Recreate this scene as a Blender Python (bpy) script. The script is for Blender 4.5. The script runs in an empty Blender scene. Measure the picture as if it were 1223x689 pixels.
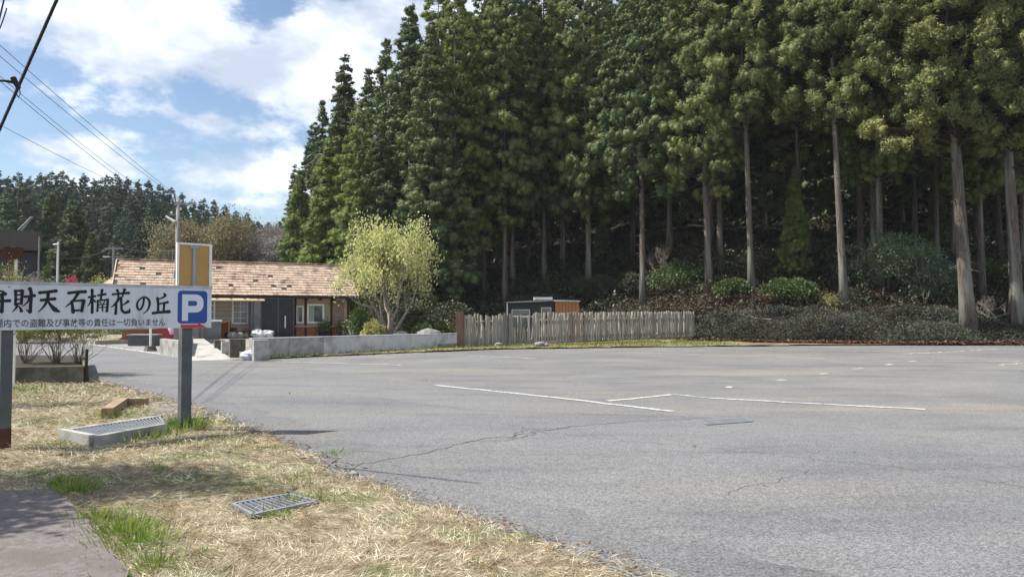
import bpy, math, random
import numpy as np
from mathutils import Vector, Matrix, Euler

random.seed(7)
RNG = np.random.default_rng(7)
scene = bpy.context.scene
COL = scene.collection

# ------------------------------------------------------------------ camera maths
F = 890.0; CX = 611.5; CY = 344.5; EYE = 1.55; PITCH = math.radians(1.96)
cp, sp = math.cos(PITCH), math.sin(PITCH)

def ray(px, py):
    x = (px - CX) / F; z = (CY - py) / F
    return Vector((x, cp - z * sp, sp + z * cp))

def P(px, py, Y):
    r = ray(px, py); t = Y / r.y
    return Vector((r.x * t, Y, EYE + r.z * t))

def G(px, py, z=0.0):
    r = ray(px, py); t = (z - EYE) / r.z
    return Vector((r.x * t, r.y * t, z))

YE_X = [-220, -90, -60, -34, -22, -14, -8, 0, 7, 11, 14, 20, 60, 200]
YE_Y = [110, 108, 102, 84, 66, 58, 53, 49.5, 46.5, 42, 38.6, 37.2, 36.6, 36.6]
def terr(X, Y):
    X = np.asarray(X, float); Y = np.asarray(Y, float)
    d = np.maximum(Y - np.interp(X, YE_X, YE_Y), 0)
    z = 0.43 * d * d / (d + 1.5)
    z = 34 * (1 - np.exp(-z / 34))
    bump = 0.25 * np.sin(X * .9 + Y * .4) * np.sin(Y * .7 - X * .3) * np.clip(d / 6, 0, 1)
    return z + bump

def T(X, Y): return float(terr(X, Y))

def H(px, py):                       # where the ray through a pixel meets the hillside
    r = ray(px, py); t = 20.0
    while t < 260:
        p = (r.x * t, r.y * t, EYE + r.z * t)
        if p[2] <= T(p[0], p[1]): break
        t += 0.1
    return Vector(p)

# ------------------------------------------------------------------ materials
def nodes(m):
    m.use_nodes = True
    nt = m.node_tree
    for n in list(nt.nodes): nt.nodes.remove(n)
    return nt

def mat(name, c1, c2=None, scale=8.0, rough=.8, bump=0.0, bscale=None, tint=0.0, spec=.3, metal=0.0,
        c3=None, s3=1.0, t3=(.5, .65), trans=0.0, detail=6, stretch=None, objrand=0.0, lohi=(.35, .65)):
    m = bpy.data.materials.new(name); nt = nodes(m); N = nt.nodes; L = nt.links
    out = N.new('ShaderNodeOutputMaterial'); b = N.new('ShaderNodeBsdfPrincipled')
    b.inputs['Roughness'].default_value = rough
    b.inputs['Metallic'].default_value = metal
    b.inputs['Specular IOR Level'].default_value = spec
    tc = N.new('ShaderNodeTexCoord'); vec = tc.outputs['Object']
    if stretch:
        mp = N.new('ShaderNodeMapping'); mp.inputs['Scale'].default_value = stretch
        L.new(vec, mp.inputs['Vector']); vec = mp.outputs[0]
    def rgb(c): return (c[0], c[1], c[2], 1)
    n1 = N.new('ShaderNodeTexNoise'); n1.inputs['Scale'].default_value = scale; n1.inputs['Detail'].default_value = detail
    L.new(vec, n1.inputs['Vector'])
    r1 = N.new('ShaderNodeMapRange'); r1.inputs[1].default_value = lohi[0]; r1.inputs[2].default_value = lohi[1]
    L.new(n1.outputs['Fac'], r1.inputs[0])
    mx = N.new('ShaderNodeMix'); mx.data_type = 'RGBA'
    mx.inputs[6].default_value = rgb(c1); mx.inputs[7].default_value = rgb(c2 or c1)
    L.new(r1.outputs[0], mx.inputs[0]); col = mx.outputs[2]
    if c3:
        n3 = N.new('ShaderNodeTexNoise'); n3.inputs['Scale'].default_value = s3; n3.inputs['Detail'].default_value = 5
        L.new(vec, n3.inputs['Vector'])
        r3 = N.new('ShaderNodeMapRange'); r3.inputs[1].default_value = t3[0]; r3.inputs[2].default_value = t3[1]
        L.new(n3.outputs['Fac'], r3.inputs[0])
        m3 = N.new('ShaderNodeMix'); m3.data_type = 'RGBA'; m3.inputs[7].default_value = rgb(c3)
        L.new(r3.outputs[0], m3.inputs[0]); L.new(col, m3.inputs[6]); col = m3.outputs[2]
    if tint or objrand:
        hs = N.new('ShaderNodeHueSaturation'); L.new(col, hs.inputs['Color'])
        val = None
        if tint:
            at = N.new('ShaderNodeAttribute'); at.attribute_name = 'tint'
            ma = N.new('ShaderNodeMath'); ma.operation = 'MULTIPLY_ADD'
            ma.inputs[1].default_value = 2 * tint; ma.inputs[2].default_value = 1 - tint
            L.new(at.outputs['Fac'], ma.inputs[0]); val = ma.outputs[0]
            mh = N.new('ShaderNodeMath'); mh.operation = 'MULTIPLY_ADD'
            mh.inputs[1].default_value = -.03; mh.inputs[2].default_value = .515
            L.new(at.outputs['Fac'], mh.inputs[0]); L.new(mh.outputs[0], hs.inputs['Hue'])
        if objrand:
            oi = N.new('ShaderNodeObjectInfo')
            mo = N.new('ShaderNodeMath'); mo.operation = 'MULTIPLY_ADD'
            mo.inputs[1].default_value = 2 * objrand; mo.inputs[2].default_value = 1 - objrand
            L.new(oi.outputs['Random'], mo.inputs[0])
            if val:
                mm = N.new('ShaderNodeMath'); mm.operation = 'MULTIPLY'
                L.new(val, mm.inputs[0]); L.new(mo.outputs[0], mm.inputs[1]); val = mm.outputs[0]
            else: val = mo.outputs[0]
        L.new(val, hs.inputs['Value']); col = hs.outputs['Color']
    L.new(col, b.inputs['Base Color'])
    if bump:
        nb = N.new('ShaderNodeTexNoise'); nb.inputs['Scale'].default_value = bscale or scale * 3; nb.inputs['Detail'].default_value = 8
        L.new(vec, nb.inputs['Vector'])
        bp = N.new('ShaderNodeBump'); bp.inputs['Strength'].default_value = bump; bp.inputs['Distance'].default_value = .02
        L.new(nb.outputs['Fac'], bp.inputs['Height']); L.new(bp.outputs[0], b.inputs['Normal'])
    if trans:
        tr = N.new('ShaderNodeBsdfTranslucent'); L.new(col, tr.inputs['Color'])
        ms = N.new('ShaderNodeMixShader'); ms.inputs[0].default_value = trans
        L.new(b.outputs[0], ms.inputs[1]); L.new(tr.outputs[0], ms.inputs[2]); L.new(ms.outputs[0], out.inputs[0])
    else: L.new(b.outputs[0], out.inputs[0])
    return m

def asphalt(name, base, light, stain, seed):
    m = bpy.data.materials.new(name); nt = nodes(m); N = nt.nodes; L = nt.links
    out = N.new('ShaderNodeOutputMaterial'); b = N.new('ShaderNodeBsdfPrincipled')
    b.inputs['Roughness'].default_value = .88; b.inputs['Specular IOR Level'].default_value = .25
    tc = N.new('ShaderNodeTexCoord'); mp = N.new('ShaderNodeMapping'); mp.inputs['Location'].default_value = (seed, seed, 0)
    L.new(tc.outputs['Object'], mp.inputs[0]); v = mp.outputs[0]
    def noise(s, d=6, r=.5, vec=v):
        n = N.new('ShaderNodeTexNoise'); n.inputs['Scale'].default_value = s; n.inputs['Detail'].default_value = d
        n.inputs['Roughness'].default_value = r; L.new(vec, n.inputs['Vector']); return n.outputs['Fac']
    def rng(f, a, c, lo=0, hi=1):
        r = N.new('ShaderNodeMapRange'); r.inputs[1].default_value = a; r.inputs[2].default_value = c
        r.inputs[3].default_value = lo; r.inputs[4].default_value = hi; L.new(f, r.inputs[0]); return r.outputs[0]
    def mixc(f, a, c):
        x = N.new('ShaderNodeMix'); x.data_type = 'RGBA'; L.new(f, x.inputs[0])
        for s, k in ((a, 6), (c, 7)):
            if isinstance(s, tuple): x.inputs[k].default_value = (*s, 1)
            else: L.new(s, x.inputs[k])
        return x.outputs[2]
    c = mixc(rng(noise(.35, 5, .6), .38, .62), base, light)
    st = N.new('ShaderNodeMapping'); st.inputs['Rotation'].default_value = (0, 0, math.radians(-40)); st.inputs['Scale'].default_value = (.25, 1, 1)
    L.new(v, st.inputs[0])
    c = mixc(rng(noise(.5, 6, .6, st.outputs[0]), .52, .68, 0, .75), c, stain)
    dk = tuple(x * .62 for x in base)
    c = mixc(rng(noise(1.1, 7, .7, st.outputs[0]), .50, .70, 0, .6), c, dk)
    vo = N.new('ShaderNodeTexVoronoi'); vo.inputs['Scale'].default_value = 95; L.new(v, vo.inputs['Vector'])
    sepc = N.new('ShaderNodeSeparateColor'); L.new(vo.outputs['Color'], sepc.inputs[0])
    hs = N.new('ShaderNodeHueSaturation'); L.new(c, hs.inputs['Color'])
    L.new(rng(sepc.outputs[0], 0, 1, .55, 1.45), hs.inputs['Value'])
    # coarse chips readable at a distance
    vo2 = N.new('ShaderNodeTexVoronoi'); vo2.inputs['Scale'].default_value = 28; L.new(v, vo2.inputs['Vector'])
    s2 = N.new('ShaderNodeSeparateColor'); L.new(vo2.outputs['Color'], s2.inputs[0])
    h2 = N.new('ShaderNodeHueSaturation'); L.new(hs.outputs[0], h2.inputs['Color'])
    L.new(rng(s2.outputs[1], 0, 1, .93, 1.07), h2.inputs['Value'])
    L.new(h2.outputs[0], b.inputs['Base Color'])
    bp = N.new('ShaderNodeBump'); bp.inputs['Strength'].default_value = .5; bp.inputs['Distance'].default_value = .006
    L.new(vo.outputs['Distance'], bp.inputs['Height']); L.new(bp.outputs[0], b.inputs['Normal'])
    L.new(b.outputs[0], out.inputs[0]); return m

M = {}
M['road'] = asphalt('road asphalt', (.140, .142, .148), (.168, .169, .172), (.18, .172, .16), 3)
M['lot'] = asphalt('lot asphalt', (.138, .139, .142), (.178, .176, .172), (.225, .205, .172), 11)
M['verge'] = mat('straw covered earth', (.32, .26, .17), (.17, .135, .085), 9, .95, .9, 60, c3=(.11, .14, .045), s3=.9, t3=(.5, .64))
M['floor'] = mat('forest floor', (.035, .028, .018), (.02, .024, .012), 3, .95, .8, 10, c3=(.055, .036, .022), s3=.5)
M['field'] = mat('meadow', (.10, .13, .04), (.19, .16, .08), 2, .95, .5, 20)
M['yard'] = mat('gravel yard', (.33, .29, .23), (.24, .22, .17), 4, .95, .6, 30, c3=(.12, .14, .05), s3=.6)
M['path'] = mat('old path concrete', (.12, .105, .102), (.175, .158, .15), 22, .9, .5, 90, c3=(.12, .10, .09), s3=1.4)
M['concrete'] = mat('concrete', (.42, .41, .38), (.30, .29, .27), 5, .88, .4, 30, c3=(.19, .19, .16), s3=1.6, t3=(.52, .7))
M['lightconc'] = mat('pale concrete', (.56, .57, .59), (.47, .48, .49), 3, .85, .3, 25, c3=(.28, .29, .25), s3=1.3, t3=(.55, .72))
M['mossconc'] = mat('mossy concrete', (.13, .12, .10), (.06, .062, .045), 5, .95, .8, 20, c3=(.19, .18, .15), s3=2)
M['steel'] = mat('galvanised steel', (.30, .32, .35), (.22, .24, .27), 5, .5, .15, 20, spec=.5, metal=.35, stretch=(1, 1, .3))
M['lightsteel'] = mat('light steel', (.20, .215, .235), (.15, .16, .175), 8, .6)
M['postpaint'] = mat('grey post paint', (.105, .115, .125), (.075, .082, .09), 5, .6, .2, 20, c3=(.11, .09, .08), s3=3, t3=(.6, .75))
M['rust'] = mat('rusty base', (.10, .045, .035), (.06, .03, .025), 12, .85, .4)
M['board'] = mat('weathered white panel', (.62, .65, .72), (.56, .59, .66), 3, .5, .05, 10, c3=(.38, .39, .41), s3=6, t3=(.54, .74), stretch=(1, 1, .22))
M['boardtop'] = mat('streaked panel edge', (.36, .38, .41), (.52, .54, .58), 9, .7, stretch=(1, 1, .15))
M['ink'] = mat('black lettering', (.012, .013, .016), rough=.5)
M['inkthin'] = mat('faded black lettering', (.05, .055, .07), rough=.5)
M['blue'] = mat('blue sign paint', (.025, .065, .28), (.03, .08, .32), 6, .45)
M['red'] = mat('red sign paint', (.55, .03, .04), rough=.45)
M['whitep'] = mat('white sign paint', (.66, .69, .76), rough=.45)
M['ply'] = mat('amber plywood', (.47, .285, .10), (.42, .25, .085), 4, .6, .1)
M['whiteframe'] = mat('white frame paint', (.82, .82, .80), (.72, .72, .7), 8, .5)
M['line'] = mat('worn white paint', (.62, .61, .58), (.36, .35, .33), 14, .8, .2, 60, c3=(.24, .235, .225), s3=7, t3=(.56, .68))
M['lineyellow'] = mat('faded yellow paint', (.42, .34, .16), (.28, .25, .19), 14, .8)
M['crack'] = mat('crack filler', (.045, .045, .044), (.10, .10, .10), 6, .95)
M['bark'] = mat('cedar bark', (.19, .155, .13), (.065, .052, .044), 9, .95, 1.0, 14, stretch=(4, 4, .22), objrand=.3, c3=(.21, .215, .185), s3=1.1, t3=(.5, .62), lohi=(.4, .6))
M['barklight'] = mat('pale bark', (.30, .26, .22), (.2, .17, .14), 8, .9, .6, 20)
M['twig'] = mat('grey twigs', (.22, .19, .16), (.15, .12, .1), 10, .9)
M['cedar'] = mat('cedar foliage', (.15, .215, .06), (.205, .25, .075), .35, .62, tint=.42, trans=.38, objrand=.16, spec=.22)
M['cedarwarm'] = mat('olive cedar foliage', (.22, .245, .095), (.165, .205, .075), .35, .62, tint=.42, trans=.38, objrand=.14, spec=.22)
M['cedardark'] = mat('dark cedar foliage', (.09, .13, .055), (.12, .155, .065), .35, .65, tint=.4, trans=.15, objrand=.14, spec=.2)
M['cypress'] = mat('cypress foliage', (.19, .20, .07), (.13, .155, .055), .4, .6, tint=.42, trans=.25, objrand=.08, spec=.22)
M['farcon'] = mat('distant conifer foliage', (.075, .105, .065), (.09, .12, .075), .15, .75, tint=.4, trans=.12, objrand=.25, spec=.15)
M['farlight'] = mat('young conifer foliage', (.085, .12, .04), (.065, .10, .04), .3, .7, tint=.4, trans=.2)
M['under'] = mat('undergrowth leaves', (.045, .065, .028), (.085, .07, .038), .6, .5, tint=.5, trans=.12, spec=.5)
M['azalea'] = mat('azalea twigs and leaves', (.062, .078, .05), (.082, .074, .056), .8, .6, tint=.5, trans=.12, spec=.3)
M['litter'] = mat('fallen brown leaves', (.14, .08, .05), (.09, .055, .035), 2, .85, tint=.5)
M['shrub'] = mat('evergreen shrub leaves', (.065, .10, .028), (.09, .125, .035), 1.5, .5, tint=.45, trans=.15, spec=.45)
M['rhodo'] = mat('glossy rhododendron leaves', (.17, .23, .12), (.11, .16, .075), 1.5, .28, tint=.4, trans=.12, spec=.8)  # leaf colour raised to stand in for sunlight that misses the bush
M['yellowleaf'] = mat('spring yellow leaves', (.62, .62, .28), (.50, .54, .22), 1.2, .55, tint=.35, trans=.4, spec=.2)
M['palebud'] = mat('pale budding leaves', (.36, .36, .12), (.26, .27, .1), 2, .6, tint=.4, trans=.35)
M['tanleaf'] = mat('tan spring foliage', (.30, .245, .14), (.24, .225, .12), .5, .8, tint=.4, trans=.2)
M['greyleaf'] = mat('grey budding twigs', (.36, .33, .30), (.27, .25, .23), .5, .85, tint=.4, trans=.1)
M['pinkflower'] = mat('pink blossom', (.55, .07, .12), (.6, .2, .22), 5, .6, tint=.3, trans=.2)
M['straw'] = mat('dry straw', (.60, .54, .40), (.40, .345, .235), 2.5, .8, tint=.62, trans=.15, spec=.2, c3=(.25, .19, .12), s3=5, t3=(.5, .62))
M['grass'] = mat('green grass', (.15, .22, .04), (.22, .26, .06), 2, .55, tint=.45, trans=.35, spec=.25)
M['weed'] = mat('bright weed leaves', (.23, .31, .05), (.16, .25, .05), 3, .5, tint=.35, trans=.35)
M['tile'] = mat('weathered tan roof tile', (.46, .35, .265), (.39, .29, .22), 3, .85, .3, 30, tint=.22, c3=(.20, .13, .10), s3=1.5, t3=(.54, .68))
M['roofdark'] = mat('dark roof underlay', (.06, .045, .04), rough=.9)
M['tin'] = mat('tan sheet roof', (.52, .40, .27), (.42, .32, .22), 3, .6)
M['siding'] = mat('taupe siding', (.43, .36, .31), (.37, .305, .265), 2, .8)
M['sidingline'] = mat('siding joint', (.09, .07, .06), rough=.9)
M['oldwall'] = mat('brown board wall', (.50, .385, .29), (.37, .28, .21), 3, .85, .3, 15, stretch=(1, 1, 4))
M['brick'] = mat('orange brick skirting', (.44, .16, .085), (.34, .12, .07), 6, .85, .3, 20)
M['darkwood'] = mat('dark timber', (.05, .032, .025), (.03, .02, .017), 6, .8, stretch=(1, 1, .2))
M['blackpanel'] = mat('charcoal panel', (.022, .024, .032), (.032, .034, .042), 3, .55)
M['glass'] = mat('window glass', (.05, .06, .07), (.1, .11, .12), 3, .08, spec=.9)
M['curtain'] = mat('pale curtain', (.4, .42, .42), (.25, .27, .28), 5, .9, stretch=(6, 6, .3))
M['greybox'] = mat('grey render', (.17, .17, .18), (.13, .13, .14), 3, .8)
M['slate'] = mat('slate grey metal', (.085, .085, .1), (.065, .065, .08), 4, .5)
M['orangewood'] = mat('orange stained boards', (.42, .20, .075), (.34, .15, .055), 4, .65, .2, stretch=(5, 5, .5))
M['stake'] = mat('silvered wood stake', (.40, .375, .32), (.27, .25, .21), 7, .9, .5, 20, stretch=(3, 3, .4), objrand=.3, c3=(.12, .115, .09), s3=2.5, t3=(.52, .7))
M['brownpost'] = mat('brown wood post', (.22, .13, .09), (.15, .09, .06), 6, .9, .4, stretch=(3, 3, .3))
M['pole'] = mat('utility pole concrete', (.26, .25, .25), (.2, .19, .19), 5, .8)
M['wire'] = mat('black cable', (.02, .02, .024), rough=.6)
M['wiregrey'] = mat('grey wire', (.13, .145, .17), rough=.6)
M['lampwhite'] = mat('white enamel', (.7, .7, .7), rough=.4)
M['teal'] = mat('teal plastic', (.03, .17, .19), rough=.5)
M['pinkbag'] = mat('pink plastic', (.7, .4, .55), rough=.5)
M['redplastic'] = mat('dull red plastic', (.32, .04, .035), (.22, .03, .03), 6, .5)
M['bagwhite'] = mat('white plastic sheet', (.62, .64, .68), (.42, .44, .5), 6, .5, .5, 12)
M['stone'] = mat('grey garden rock', (.30, .29, .27), (.17, .165, .15), 4, .9, .6, 10)
M['greentin'] = mat('grey green cladding', (.16, .17, .14), (.13, .14, .12), 3, .7)
M['barn'] = mat('brown metal cladding', (.085, .075, .07), (.065, .058, .055), 2, .7, stretch=(4, 4, .2))
M['rubber_drain_shade'] = mat('black rubber and drain shade', (.02, .02, .02), rough=.8)
M['brownsign'] = mat('dark brown weathered plank', (.075, .028, .018), (.045, .02, .014), 8, .8, .4)

# ------------------------------------------------------------------ mesh helpers
class MB:
    def __init__(s): s.v = []; s.f = []; s.t = []; s.mi = []
    def add(s, vs, fs, t=.5, mi=0):
        o = len(s.v); s.v += [tuple(p) for p in vs]
        for f in fs: s.f.append(tuple(i + o for i in f)); s.t.append(t); s.mi.append(mi)
    def box(s, x0, x1, y0, y1, z0, z1, t=.5, m=None, mi=0):
        vs = [Vector(p) for p in ((x0,y0,z0),(x1,y0,z0),(x1,y1,z0),(x0,y1,z0),(x0,y0,z1),(x1,y0,z1),(x1,y1,z1),(x0,y1,z1))]
        if m: vs = [m @ p for p in vs]
        s.add(vs, [(0,3,2,1),(4,5,6,7),(0,1,5,4),(1,2,6,5),(2,3,7,6),(3,0,4,7)], t, mi); return s
    def tube(s, pts, rads, n=6, t=.5, cap=True):
        o = len(s.v); pts = [Vector(p) for p in pts]
        for i, p in enumerate(pts):
            d = (pts[min(i+1, len(pts)-1)] - pts[max(i-1, 0)])
            if d.length < 1e-6: d = Vector((0,0,1))
            d.normalize()
            a = d.cross(Vector((0,1,0)) if abs(d.y) < .8 else Vector((1,0,0))).normalized(); b = d.cross(a)
            for k in range(n):
                an = 2*math.pi*k/n
                s.v.append(tuple(p + (a*math.cos(an) + b*math.sin(an))*rads[i]))
        for i in range(len(pts)-1):
            for k in range(n):
                k2 = (k+1) % n
                s.f.append((o+i*n+k, o+(i+1)*n+k, o+(i+1)*n+k2, o+i*n+k2)); s.t.append(t); s.mi.append(0)
        if cap:
            s.f.append(tuple(o+k for k in range(n))); s.f.append(tuple(o+(len(pts)-1)*n+k for k in reversed(range(n)))); s.t += [t, t]; s.mi += [0, 0]
        return s
    def prism(s, poly, y0, y1, m=None, t=.5):      # polygon in x,z extruded along y
        n = len(poly); vs = [Vector((p[0], y0, p[1])) for p in poly] + [Vector((p[0], y1, p[1])) for p in poly]
        if m: vs = [m @ p for p in vs]
        s.add(vs, [tuple(range(n)), tuple(reversed(range(n, 2*n)))] + [(i, i+n, (i+1) % n+n, (i+1) % n) for i in range(n)], t); return s
    def blob(s, c, r, seg=8, ring=6, jit=.15, rnd=random, t=.5):
        o = len(s.v); c = Vector(c); s.v.append(tuple(c + Vector((0,0,r[2]))))
        for i in range(1, ring):
            ph = math.pi*i/ring
            for k in range(seg):
                th = 2*math.pi*k/seg; q = 1 + rnd.uniform(-jit, jit)
                s.v.append((c.x+r[0]*q*math.sin(ph)*math.cos(th), c.y+r[1]*q*math.sin(ph)*math.sin(th), c.z+r[2]*q*math.cos(ph)))
        s.v.append(tuple(c - Vector((0,0,r[2])))); last = len(s.v)-1
        for k in range(seg):
            k2 = (k+1) % seg
            s.f.append((o, o+1+k, o+1+k2)); s.t.append(t); s.mi.append(0)
            for i in range(ring-2):
                a = o+1+i*seg; s.f.append((a+k, a+seg+k, a+seg+k2, a+k2)); s.t.append(t); s.mi.append(0)
            a = o+1+(ring-2)*seg; s.f.append((a+k, last, a+k2)); s.t.append(t); s.mi.append(0)
        return s
    def mesh(s, name, m, smooth=False):
        me = bpy.data.meshes.new(name); me.from_pydata(s.v, [], s.f)
        for x in (m if isinstance(m, (list, tuple)) else [m]): me.materials.append(x)
        a = me.attributes.new('tint', 'FLOAT', 'FACE'); a.data.foreach_set('value', np.array(s.t, np.float32))
        me.polygons.foreach_set('material_index', np.array(s.mi, np.int32))
        if smooth: me.polygons.foreach_set('use_smooth', np.ones(len(s.f), bool))
        me.update(); return me
    def build(s, name, m, parent=None, smooth=False):
        o = bpy.data.objects.new(name, s.mesh(name, m, smooth)); COL.objects.link(o)
        if parent: o.parent = parent
        return o

def npmesh(name, V, Q, m, tint=None):
    me = bpy.data.meshes.new(name); k = Q.shape[1]
    me.vertices.add(len(V)); me.vertices.foreach_set('co', V.astype(np.float32).ravel())
    me.loops.add(Q.size); me.loops.foreach_set('vertex_index', Q.astype(np.int32).ravel())
    me.polygons.add(len(Q)); me.polygons.foreach_set('loop_start', np.arange(0, Q.size, k, dtype=np.int32))
    me.polygons.foreach_set('loop_total', np.full(len(Q), k, np.int32))
    me.materials.append(m); me.update(calc_edges=True)
    a = me.attributes.new('tint', 'FLOAT', 'FACE')
    a.data.foreach_set('value', (np.full(len(Q), .5) if tint is None else tint).astype(np.float32))
    return me

def norm(a): return a / np.maximum(np.linalg.norm(a, axis=1, keepdims=True), 1e-9)

def leafquads(C, D, Ln, W, rng, flat=None, side=None):
    """rhombic leaves at C growing along D; flat pulls their faces level"""
    N = len(C); D = norm(D); R = rng.normal(size=(N, 3))
    if flat: R = R * (1-flat) + np.array([0, 0, 1.0]) * flat * 2
    S = norm(np.cross(D, R)) if side is None else side; Ln = np.broadcast_to(Ln, (N,))[:, None]; W = np.broadcast_to(W, (N,))[:, None]
    V = np.stack([C, C + D*Ln*.5 + S*W*.5, C + D*Ln, C + D*Ln*.5 - S*W*.5], 1).reshape(-1, 3)
    return V, np.arange(4*N).reshape(N, 4)

def link(name, me, parent=None):
    o = bpy.data.objects.new(name, me); COL.objects.link(o)
    if parent: o.parent = parent
    return o

def empty(name, label, cat, loc=(0,0,0), rz=0, group=None):
    o = bpy.data.objects.new(name, None); COL.objects.link(o); o.empty_display_size = .3
    o.location = loc; o.rotation_euler = (0, 0, rz); o['label'] = label; o['category'] = cat
    if group: o['group'] = group
    return o

def tag(o, label, cat, group=None, kind=None):
    o['label'] = label; o['category'] = cat
    if group: o['group'] = group
    if kind: o['kind'] = kind
    return o

def struct(o): o['kind'] = 'structure'; return o

def copy_tree(o, loc, rz=None, label=None, group=None, scale=None, rot=None):
    c = o.copy(); COL.objects.link(c); c.location = loc
    if rz is not None: c.rotation_euler = (0, 0, rz)
    if rot is not None: c.rotation_euler = rot
    if scale: c.scale = scale
    if label: c['label'] = label
    if group: c['group'] = group
    for ch in list(o.children):
        d = ch.copy(); COL.objects.link(d); d.parent = c
        for g in list(ch.children):
            e = g.copy(); COL.objects.link(e); e.parent = d
    return c

def inpoly(x, y, poly):
    x = np.asarray(x); y = np.asarray(y); ins = np.zeros(x.shape, bool); n = len(poly)
    for i in range(n):
        x0, y0 = poly[i]; x1, y1 = poly[(i+1) % n]
        c = ((y0 > y) != (y1 > y)) & (x < (x1-x0)*(y-y0)/((y1-y0) or 1e-9)+x0); ins ^= c
    return ins

def vnoise(x, y, s=1.0, seed=0):
    """cheap smooth 2-D value noise in 0..1"""
    x = np.asarray(x)/s + seed*17.3; y = np.asarray(y)/s + seed*9.1
    xi = np.floor(x); yi = np.floor(y); fx = x-xi; fy = y-yi; fx = fx*fx*(3-2*fx); fy = fy*fy*(3-2*fy)
    def h(a, b): v = np.sin(a*127.1+b*311.7+seed*7.7)*43758.5453; return v-np.floor(v)
    return (h(xi, yi)*(1-fx)+h(xi+1, yi)*fx)*(1-fy)+(h(xi, yi+1)*(1-fx)+h(xi+1, yi+1)*fx)*fy

# ------------------------------------------------------------------ ground, lot, road, verge
def g2(px, py): p = G(px, py); return (p.x, p.y)

xs = np.concatenate([np.linspace(-420, -70, 36), np.arange(-68, 70, 1.0), np.linspace(72, 420, 36)])
ys = np.concatenate([np.linspace(-120, 10, 12), np.arange(12, 130, 1.0), np.linspace(133, 700, 50)])
XX, YY = np.meshgrid(xs, ys); ZZ = terr(XX, YY) - .06
V = np.stack([XX, YY, ZZ], -1).reshape(-1, 3); nx = len(xs); idx = np.arange(len(V)).reshape(len(ys), nx)
Q = np.stack([idx[:-1, :-1], idx[:-1, 1:], idx[1:, 1:], idx[1:, :-1]], -1).reshape(-1, 4)
me = npmesh('ground', V, Q, M['field']); me.materials.append(M['floor'])
cen = V[Q].mean(1); me.polygons.foreach_set('material_index', ((cen[:, 1] > np.interp(cen[:, 0], YE_X, YE_Y)-1.5)).astype(np.int32))
me.polygons.foreach_set('use_smooth', np.ones(len(Q), bool))
struct(link('ground', me))

def sheet(name, pts, z, m):
    b = MB(); b.add([(p[0], p[1], z) for p in pts], [tuple(range(len(pts)))]); o = b.build(name, m); struct(o)
    if o.data.polygons[0].normal.z < 0: o.data.flip_normals()
    return o

edge_left = [(14, -11.4), (.88+1.9, 4.39-2.3), g2(790, 689), g2(640, 645), g2(520, 605), g2(420, 570), g2(330, 525), g2(240, 490), g2(160, 467), g2(103, 453)]
road_left_far = [(-21, 31.5), (-60, 79)]
far_edge = [(-56, 83)] + [g2(128, 413), g2(217, 425), g2(300, 431), g2(420, 425), g2(545, 420), g2(600, 418), g2(700, 416.2), g2(830, 414.5), g2(960, 413.2), g2(1223, 412.3), (60, 36.3)]
LOT = edge_left + road_left_far + far_edge + [(60, -11.4)]
inner = [(x - .5, y - .5) if i else (x, y) for i, (x, y) in enumerate(edge_left)]
sheet('parking_lot', [(x, y) for x, y in inner] + [(-21.5, 31), (-60, 78)] + far_edge[:1] + [(x+.15, y+(.7 if x > -9 else 0)) for x, y in far_edge[1:]] + [(60, -11.4)], 0, M['lot'])
road_right = [g2(129, 414), g2(217, 426.5), g2(370, 441), g2(520, 461), g2(660, 477), g2(800, 492), g2(1000, 512), g2(1223, 531), (14, 7.5), (60, 5)]
sheet('road', inner + [(-21.5, 31), (-60, 78)] + [(-56.3, 82.5)] + road_right + [(60, -11.4)], .004, M['road'])

def stripe(name, pts, w, m, z=.008, rough=.0):
    pts = [Vector((p[0], p[1], 0)) for p in pts]; b = MB(); L_, R_ = [], []
    q = []
    for i in range(len(pts)-1):
        n = max(1, int((pts[i+1]-pts[i]).length/.25))
        q += [pts[i].lerp(pts[i+1], k/n) for k in range(n)]
    q.append(pts[-1])
    for i, p in enumerate(q):
        d = (q[min(i+1, len(q)-1)] - q[max(i-1, 0)]).normalized(); n = Vector((-d.y, d.x, 0))
        a = w/2*(1+random.uniform(-rough, rough)); c = w/2*(1+random.uniform(-rough, rough))
        j = random.uniform(-rough, rough)*w*2
        L_.append(p+n*(a+j)); R_.append(p-n*(c-j))
    for i in range(len(q)-1):
        b.add([(L_[i].x, L_[i].y, z), (R_[i].x, R_[i].y, z), (R_[i+1].x, R_[i+1].y, z), (L_[i+1].x, L_[i+1].y, z)], [(0, 1, 2, 3)])
    o = b.build(name, m); struct(o); return o

WL = M['line']
stripe('white_line', [g2(520, 460), g2(660, 474.5), g2(803, 491.5)], .11, WL, rough=.12)
stripe('white_line', [g2(727, 479), g2(803, 471.5)], .11, WL, rough=.15)
stripe('white_line', [g2(803, 471.3), g2(845, 475)], .07, WL, rough=.5)
stripe('white_line', [g2(846, 475.5), g2(1105, 489)], .11, WL, rough=.12)
stripe('white_line', [g2(106, 411), g2(128, 413.8), g2(217, 426.3), g2(248, 430)], .15, WL, rough=.15)
for px, py in ((872, 462.5), (932, 454), (982, 446.5), (1023, 440.3), (1060, 435.5), (1090, 431.5)):
    a = G(px-4, py+.4); b_ = G(px+4, py-.5); stripe('white_line', [(a.x, a.y), (b_.x, b_.y)], .13, WL, rough=.3)
for p in (((740, 420), (835, 423.5)), ((928, 426.5), (985, 428.3)), ((1040, 431), (1215, 431.5)), ((1080, 423), (1190, 417)), ((1190, 436), (1223, 434)), ((560, 425), (640, 428)), ((330, 432), (480, 436))):
    stripe('white_line', [g2(*p[0]), g2(*p[1])], .10, WL, rough=.4)
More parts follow.
